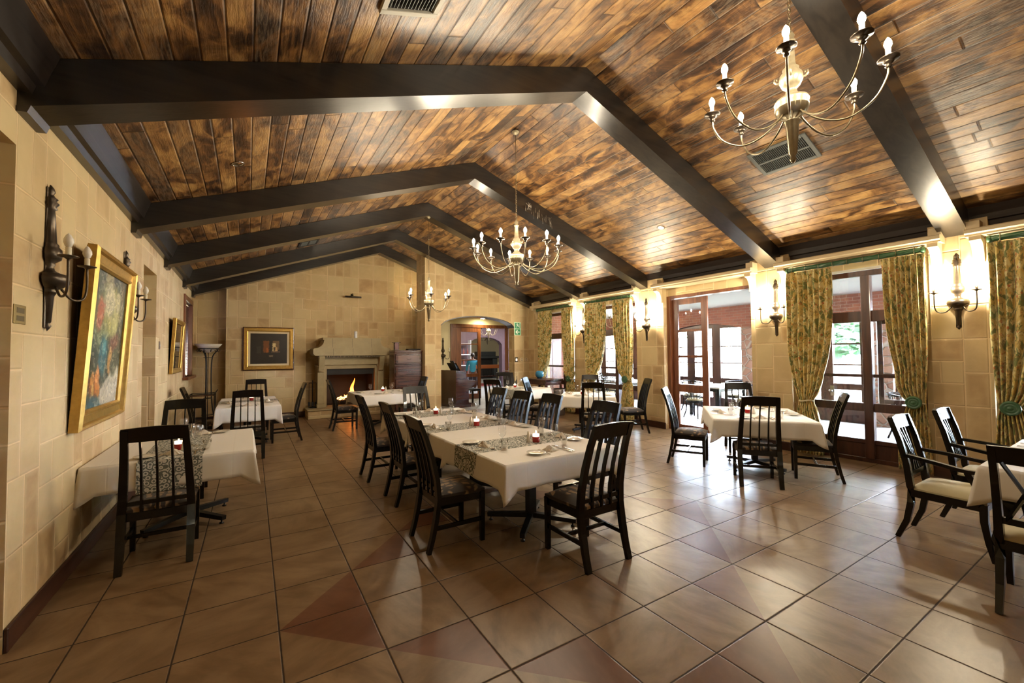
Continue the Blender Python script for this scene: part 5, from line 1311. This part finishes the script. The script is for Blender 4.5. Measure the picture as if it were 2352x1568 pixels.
# ---- organ / upright piano in the vestibule
r=thing('upright_organ','dark upright organ just inside the arched doorway','piano',(6.42,9.35,0),0.12)
b=MB(); b.prism([(-.34,0),(.36,0),(.36,.10),(.12,.12),(.12,.58),(.40,.62),(.42,.80),(.10,.84),(-.02,1.10),(-.34,1.14)],-.60,.60,'y'); o=b.build('case',M['mahog'],r)
b=MB(); b.box(.12,.40,-.54,.54,.795,.81,.002); b.build('keys',M['white'],r)
b=MB(); b.add([(.02,-.3,1.10),(.02,.3,1.10),(-.14,.3,1.36),(-.14,-.3,1.36)],[(0,1,2,3)]); b.box(-.18,-.13,-.3,.3,1.09,1.13); o=b.build('music_stand',M['dark'],r)
r=thing('tablet','pale lit tablet screen on the organ music stand','tablet',(6.36,9.25,1.16),.12); b=MB(); b.prism([(0,0),(.012,.004),(-.10,.27),(-.112,.266)],-.10,.12,'y'); b.build('casing',M['dark'],r); b=MB(); b.add([(.010,-.09,.012),(.010,.11,.012),(-.094,.11,.262),(-.094,-.09,.262)],[(0,1,2,3)]); o=b.build('screen',emit('tablet_screen',(.6,.8,1),1.5),r); o.location=(.004,0,.002)
r=thing('organ_stool','small dark stool in front of the organ','stool',(7.02,9.32,0)); b=MB(); b.box(-.15,.15,-.3,.3,.46,.52,.01); b.build('seat',M['black'],r)
for sx in (-1,1):
    for sy in (-1,1): b=MB(); b.tube([(sx*.12,sy*.26,0),(sx*.12,sy*.26,.47)],1,sq=(.018,.018)); b.build('leg',M['black'],r)
sconce('small dark wall light left of the vestibule door',(6.62,YB,1.25),-PI/2,False,M['bronze'],'vestibule wall light')
# vestibule ceiling light
def disc_light(label,x,y,z,st,rad=.12,col=(1,.85,.5)):
    r=thing('ceiling_light',label,'ceiling light',(x,y,z)); b=MB(); b.lathe([(rad*.9,-.0),(rad,-.01),(rad,-.03),(rad*.9,-.035)],n=24); b.build('rim',M['offwhite'],r); b=MB(); b.lathe([(rad*.9,-.02),(0,-.05)],n=24); b.build('lamp',emit('ceiling_lamp',col,st),r)
disc_light('bright round ceiling light above the vestibule door',8.05,10.45,2.95,170.0)
# metal framed push chair by the arch
r=thing('metal_framed_chair','folding chair with black seat and white metal frame before the arch','chair',(7.66,8.02,0),-.5)
b=MB()
for s in (-1,1):
    b.tube([(s*.21,-.22,0),(s*.21,.02,.46),(s*.21,.20,1.08),(s*.21,.29,1.10)],.012,7); b.tube([(s*.21,.22,0),(s*.21,-.2,.48)],.012,7); b.tube([(s*.21,-.2,.62),(s*.21,.12,.62)],.012,7); b.tube([(s*.21,-.2,.46),(s*.21,-.2,.62)],.012,7)
for q in ((-.2,.48),(.12,.62),(.29,1.10),(.22,.02)): b.tube([(-.21,q[0],q[1]),(.21,q[0],q[1])],.010,6)
b.build('metal_frame',simple('chrome_tube',(.65,.65,.68),.2,.8),r)
b=MB(); b.box(-.20,.20,-.2,.06,.47,.50,.008); b.build('seat',M['black'],r); b=MB(); b.add([(-.2,.05,.52),(.2,.05,.52),(.2,.20,1.05),(-.2,.20,1.05),(-.2,.07,.52),(.2,.07,.52),(.2,.22,1.05),(-.2,.22,1.05)],[(0,1,2,3),(4,7,6,5),(0,4,5,1),(3,2,6,7),(0,3,7,4),(1,5,6,2)]); b.build('backrest',M['black'],r)
# ================================================================ things in the hall
chandelier(12.1,17.5,2.15,.42,8,.2,'dark unlit chandelier in the room beyond the hall arch',3.12,False)
chandelier(9.9,13.4,2.25,.40,6,.2,'lit chandelier in the hall seen over the vestibule door',3.12,True)
r=thing('hall_fireplace','dark fireplace with pale mantel against the farthest wall','fireplace',(14.3,21.7,0)); b=MB(); b.box(-.95,.95,-.2,.29,1.35,1.5,.02); b.box(-.7,.7,-.15,.29,1.5,1.8,.02); b.box(-.85,-.5,-.1,.29,0,1.35,.02); b.box(.5,.85,-.1,.29,0,1.35,.02); b.build('surround',simple('dark_slate',(.05,.06,.065),.5),r); b=MB(); b.box(-.5,.5,.0,.29,0,1.35); b.build('firebox',M['dark'],r)
r=thing('wooden_bench','orange-brown wooden bench with turned uprights beyond the hall arch','bench',(11.9,17.0,0)); b=MB(); b.box(-.85,.85,.16,.20,.85,1.05,.01); b.build('back_rail',simple('orange_wood',(.42,.13,.035),.4),r); b=MB(); b.box(-.85,.85,-.2,.2,.42,.47,.008); b.build('seat',M['mahog'],r); b=MB()
for k in range(9): b.tube([(-.8+.2*k,.18,.47),(-.8+.2*k,.18,.85)],.02,8)
b.build('spindles',M['dark'],r)
for sx in (-1,1):
    for sy in (-1,1): b=MB(); b.tube([(sx*.8,sy*.17,0),(sx*.8,sy*.17,.45)],.025,8); b.build('leg',M['mahog'],r)
r=thing('floor_rug','red patterned rug beyond the hall arch','rug',(12.2,17.6,0)); b=MB(); b.box(-1.3,1.3,-1.6,.2,.003,.012); b.build('rug_pile',simple('red_rug',(.30,.05,.05),.9,var=.4,scale=10),r)
r=thing('display_shelves','white shelves of bottles behind the walking woman','shelves',(9.0,14.72,0)); b=MB()
for z in (.1,.6,1.1,1.6,2.1): b.box(-.6,.6,-.15,.15,z,z+.03)
b.box(-.62,-.6,-.15,.15,0,2.3); b.box(.6,.62,-.15,.15,0,2.3); b.box(-.02,.02,-.15,.15,0,2.3); b.build('shelf_frame',M['white'],r)
rr=random.Random(5)
bottle=None
for z in (.63,1.13,1.63):
    for k in range(6):
        x=8.5+k*.2
        if bottle is None:
            bottle=thing('bottle','bottle standing on the white shelves in the hall','bottle',(x,14.7,z),0,'bottles on the hall shelves'); b=MB(); b.lathe([(0,0),(.035,0),(.037,.16),(.014,.21),(.014,.27),(0,.27)],n=10); b.build('bottle_body',simple('dark_bottle',(.25,.06,.05),.2,var=.6,scale=2),bottle)
        else: dup(bottle,(x,14.7,z),0,'bottle standing on the white shelves in the hall')
for x,y in ((9.6,12.6),(11.6,13.4)): disc_light('round ceiling light in the hall '+('near the door' if x<10 else 'by the far windows'),x,y,3.12,260,.18,(.9,.93,1))
disc_light('round ceiling light in the room past the hall arch',13.2,18.5,3.12,160,.18,(1,.9,.75))
# ================================================================ woman walking away in the hall
def skin_mesh(name,chains,mat,parent,sub=2):
    """chains: list of lists of ((x,y,z),r); chains share their first point with an existing one by coordinates"""
    vs=[];es=[];rs=[];ix={}
    def vid(p,r_):
        k=tuple(round(q,5) for q in p)
        if k not in ix: ix[k]=len(vs); vs.append(p); rs.append(r_)
        return ix[k]
    for chn in chains:
        last=None
        for p,r_ in chn:
            i=vid(p,r_)
            if last is not None: es.append((last,i))
            last=i
    me=bpy.data.meshes.new(name); me.from_pydata(vs,es,[]); me.materials.append(mat)
    o=bpy.data.objects.new(name,me); C.objects.link(o)
    if parent: o.parent=parent
    md=o.modifiers.new('skin','SKIN'); md.use_smooth_shade=True
    sk=me.skin_vertices[0].data if me.skin_vertices else None
    if sk is None:
        return o
    for i,r_ in enumerate(rs):
        sk[i].radius=(r_,r_) if not isinstance(r_,tuple) else r_
    sk[0].use_root=True
    s=o.modifiers.new('sub','SUBSURF'); s.levels=sub; s.render_levels=sub
    return o
def ensure_skin(me):
    bm=__import__('bmesh').new(); bm.from_mesh(me); bm.verts.layers.skin.verify(); bm.to_mesh(me); bm.free()
_sm=skin_mesh
def skin_mesh(name,chains,mat,parent,sub=2):
    import bmesh
    bm=bmesh.new(); lay=bm.verts.layers.skin.verify(); ix={}
    def vid(p,r_):
        k=tuple(round(q,5) for q in p)
        if k not in ix:
            v=bm.verts.new(p); ix[k]=v; v[lay].radius=r_ if isinstance(r_,tuple) else (r_,r_)
            if len(ix)==1: v[lay].use_root=True
        return ix[k]
    for chn in chains:
        last=None
        for p,r_ in chn:
            i=vid(p,r_)
            if last is not None and last is not i and not bm.edges.get((last,i)): bm.edges.new((last,i))
            last=i
    me=bpy.data.meshes.new(name); bm.to_mesh(me); bm.free(); me.materials.append(mat)
    o=bpy.data.objects.new(name,me); C.objects.link(o)
    if parent: o.parent=parent
    md=o.modifiers.new('skin','SKIN'); md.use_smooth_shade=True
    s=o.modifiers.new('sub','SUBSURF'); s.levels=sub; s.render_levels=sub
    return o
M['skin']=simple('skin',(.20,.10,.06),.5); M['hair']=simple('dark_hair',(.012,.008,.006),.5); M['teal']=simple('turquoise_jacket',(.015,.30,.42),.6,var=.15,scale=4); M['navy']=simple('dark_trousers',(.010,.012,.028),.7)
w=thing('person','woman in turquoise jacket and dark trousers walking away through the hall','person',(8.80,12.80,0),-.45)
hipc=(0,0,.92)
def arm(s,sw):
    sh=(s*.17,.0,1.36); el=(s*.235,-.02+sw*.4,1.10); wr_=(s*.245,sw,.88)
    ch_=[((0,0,1.36),.085),(sh,.055),(el,.040),(wr_,.026)]
    hand=(s*.247,sw+.015,.83); fing=[]
    base=[(s*.247,sw+.045,.80),(s*.25,sw+.028,.79),(s*.25,sw+.010,.79),(s*.248,sw-.008,.795)]
    out=[ch_+[(hand,.026)]]
    for k,bq in enumerate(base):
        L=(.05,.058,.054,.042)[k]
        out.append([(hand,.026),(bq,.010),((bq[0]-s*.008,bq[1]+.004,bq[2]-L*.6),.009),((bq[0]-s*.02,bq[1]+.004,bq[2]-L),.007)])
    out.append([(hand,.026),((s*.235,sw+.055,.815),.011),((s*.225,sw+.068,.785),.009)])
    return out
chains=[[(hipc,.13),((0,0,1.08),.105),((0,.01,1.25),.125),((0,0,1.36),.085),((0,.0,1.43),.048),((0,.02,1.48),.05),((0,.02,1.56),.082),((0,.02,1.63),.06)]]
for a in (arm(-1,.10),arm(1,-.06)): chains+=a
for s,f,b_ in ((-1,.16,0),(1,-.14,.10)):
    chains.append([(hipc,.13),((s*.09,0,.84),.095),((s*.09,f*.5,.48),.062),((s*.09,f-.02,.11+b_),.036),((s*.09,f+.02,.05+b_),.036),((s*.09,f+.15,.03+b_*.5),.026)])
skin_mesh('body',chains,M['skin'],w)
b=MB(); b.ell((0,.01,1.60),(.088,.10,.095),14,10); b.ell((0,-.085,1.60),(.045,.04,.045),10,8); b.build('hair',M['hair'],w)
b=MB(); b.ell((0,.118,1.545),(.012,.016,.016),8,6); b.build('nose',M['skin'],w)
for s in (-1,1): b=MB(); b.ell((s*.03,.10,1.565),(.012,.008,.008),8,6); b.build('eye',M['white'],w); b=MB(); b.ell((s*.083,.02,1.55),(.010,.018,.026),8,6); b.build('ear',M['skin'],w)
b=MB(); b.ell((0,.108,1.508),(.024,.008,.007),8,6); b.build('mouth',simple('lips',(.28,.08,.06),.5),w)
jk=[[((0,0,.86),.165),((0,0,1.0),.140),((0,.01,1.2),.150),((0,0,1.34),.115),((0,0,1.41),.062)]]
for s,sw in ((-1,.10),(1,-.06)): jk.append([((0,0,1.34),.115),((s*.175,.0,1.345),.075),((s*.24,-.02+sw*.4,1.10),.056),((s*.247,sw,.92),.042)])
skin_mesh('jacket',jk,M['teal'],w)
tr=[[((0,0,.93),.145),((0,0,.86),.140)]]
for s,f,b_ in ((-1,.16,0),(1,-.14,.10)): tr.append([((0,0,.86),.140),((s*.09,f*.1,.78),.112),((s*.09,f*.5,.46),.085),((s*.09,f-.02,.10+b_),.055)])
skin_mesh('trousers',tr,M['navy'],w)
for s,f,b_ in ((-1,.16,0),(1,-.14,.10)): b=MB(); b.ell((s*.09,f+.06,.045+b_),(.042,.13,.045),12,8); b.build('shoe',M['black'],w)
# ================================================================ veranda furniture
def bentwood():
    r=thing('veranda_chair','x','chair')
    b=MB(); b.lathe([(0,.43),(.21,.43),(.22,.45),(.20,.475),(0,.48)],n=20); b.build('seat',M['cream_fab'],r)
    b=MB(); b.lathe([(.20,.38),(.225,.38),(.225,.44),(.20,.44)],n=20); b.build('seat_ring',M['black'],r)
    for sx in (-1,1):
        for sy in (-1,1): b=MB(); b.tube(bez([(sx*.20,sy*.22,0),(sx*.16,sy*.165,.2),(sx*.16,sy*.16,.42)],4),.016,7); b.build('leg',M['black'],r)
    b=MB(); pts=[(.27*math.cos(a),-.02-.25*math.sin(a),.80+.03*math.sin(a)) for a in [k*PI/12-.1 for k in range(15)]]; b.tube(pts,1,sq=(.022,.016)); b.build('arm_bow',M['black'],r)
    for k in range(7):
        a=PI*(.14+.12*k); b=MB(); b.tube([(.17*math.cos(a),-.17*math.sin(a),.44),(.26*math.cos(a),-.02-.25*math.sin(a),.81)],.009,6); b.build('spindle',M['black'],r)
    return r
vc=Proto(bentwood); GV='dark bow-back chairs on the veranda'
def vtable(x,y,rot,label,w=1.3,l=.9):
    r=thing('veranda_table',label,'table',(x,y,0),rot,'veranda tables'); b=MB(); b.box(-w/2,w/2,-l/2,l/2,.72,.755,.004); b.build('tabletop',M['white'],r); b=MB(); b.box(-w/2+.04,w/2-.04,-l/2+.04,l/2-.04,.64,.72); b.build('apron',M['black'],r)
    for sx in (-1,1):
        for sy in (-1,1): b=MB(); b.tube([(sx*(w/2-.07),sy*(l/2-.07),0),(sx*(w/2-.07),sy*(l/2-.07),.65)],1,sq=(.032,.032)); b.build('leg',M['black'],r)
vt=[(11.3,3.55,.0,'white-topped dark table seen through the glazed door'),(11.1,-1.0,0,'white-topped veranda table behind the right curtain'),(11.2,8.9,0,'white-topped veranda table seen through the middle curtained window'),(11.0,6.3,0,'far white-topped veranda table left of the glazed door')]
for (x,y,rt,l) in vt: vtable(x,y,rt,l)
cw=['near side','far side','left side','right side']
for k,(x,y,rt,l) in enumerate(vt):
    where=l.replace('white-topped ','').replace('dark table','veranda table').replace('far white-topped','far')
    for q,(dx,dy,a) in enumerate(((-.95,0,-90),(.85,0,90),(0,.75,180),(0,-.75,0))):
        vc.put((x+dx,y+dy,0),math.radians(a+R.uniform(-12,12)),'dark bow-back chair, '+cw[q]+' of the '+where,GV)
chandelier(10.5,6.3,2.2,.36,6,.1,'lit chandelier on the veranda, seen through the glazed leaf',2.93,True)
# hook and cobweb on the beam
r=thing('cobweb','dusty cobweb strands hanging on the third roof beam','cobweb',(5.15,3.345,4.24)); b=MB(); rr=random.Random(2)
for k in range(26):
    x=rr.uniform(-.08,.55); z=-x*SL+rr.uniform(.02,.16) ; b.tube([(x,-.003,z),(x+rr.uniform(-.02,.02),-.006,z-rr.uniform(.03,.14))],.0012,4)
for k in range(14): a=rr.uniform(0,6.28); b.tube([(0,-.004,.09),(.07*math.cos(a),-.004,.09+.07*math.sin(a))],.0018,4)
b.build('strands',simple('dust',(.55,.5,.42),.9),r)
# ================================================================ light and camera
w=bpy.data.worlds.new('World'); sc.world=w; w.use_nodes=True
nt=w.node_tree; bg=nt.nodes['Background']
bg.inputs[0].default_value=(.72,.85,1.0,1); bg.inputs[1].default_value=110
cam=bpy.data.cameras.new('Camera'); co=bpy.data.objects.new('Camera',cam); C.objects.link(co)
cam.sensor_width=36; cam.sensor_fit='HORIZONTAL'; cam.lens=959.4658/2352*36; cam.clip_start=.05; cam.clip_end=300
yaw,pit,rol=.5644,.0299,.0082
Rt=Vector((math.cos(yaw),-math.sin(yaw),0)); Fh=Vector((math.sin(yaw),math.cos(yaw),0)); Up=Vector((0,0,1))
F=Fh*math.cos(pit)+Up*math.sin(pit); U=-Fh*math.sin(pit)+Up*math.cos(pit)
Rc=Rt*math.cos(rol)-U*math.sin(rol); Uc=Rt*math.sin(rol)+U*math.cos(rol)
mw=Matrix((( Rc.x,Uc.x,-F.x,.8271),(Rc.y,Uc.y,-F.y,-2.884),(Rc.z,Uc.z,-F.z,1.6269),(0,0,0,1)))
co.matrix_world=mw; sc.camera=co
sc.view_settings.view_transform='Standard'; sc.view_settings.look='None'; sc.view_settings.gamma=1; sc.view_settings.exposure=EXPO; sc.view_settings.use_curve_mapping=False
cy=sc.cycles
cy.use_adaptive_sampling=True; cy.adaptive_threshold=.02; cy.use_denoising=True
try: cy.denoiser='OPENIMAGEDENOISE'; cy.denoising_input_passes='RGB_ALBEDO_NORMAL'
except Exception: pass
cy.max_bounces=7; cy.diffuse_bounces=4; cy.glossy_bounces=3; cy.transmission_bounces=6; cy.transparent_max_bounces=16
cy.sample_clamp_indirect=6; cy.caustics_reflective=False; cy.caustics_refractive=False; cy.use_light_tree=True
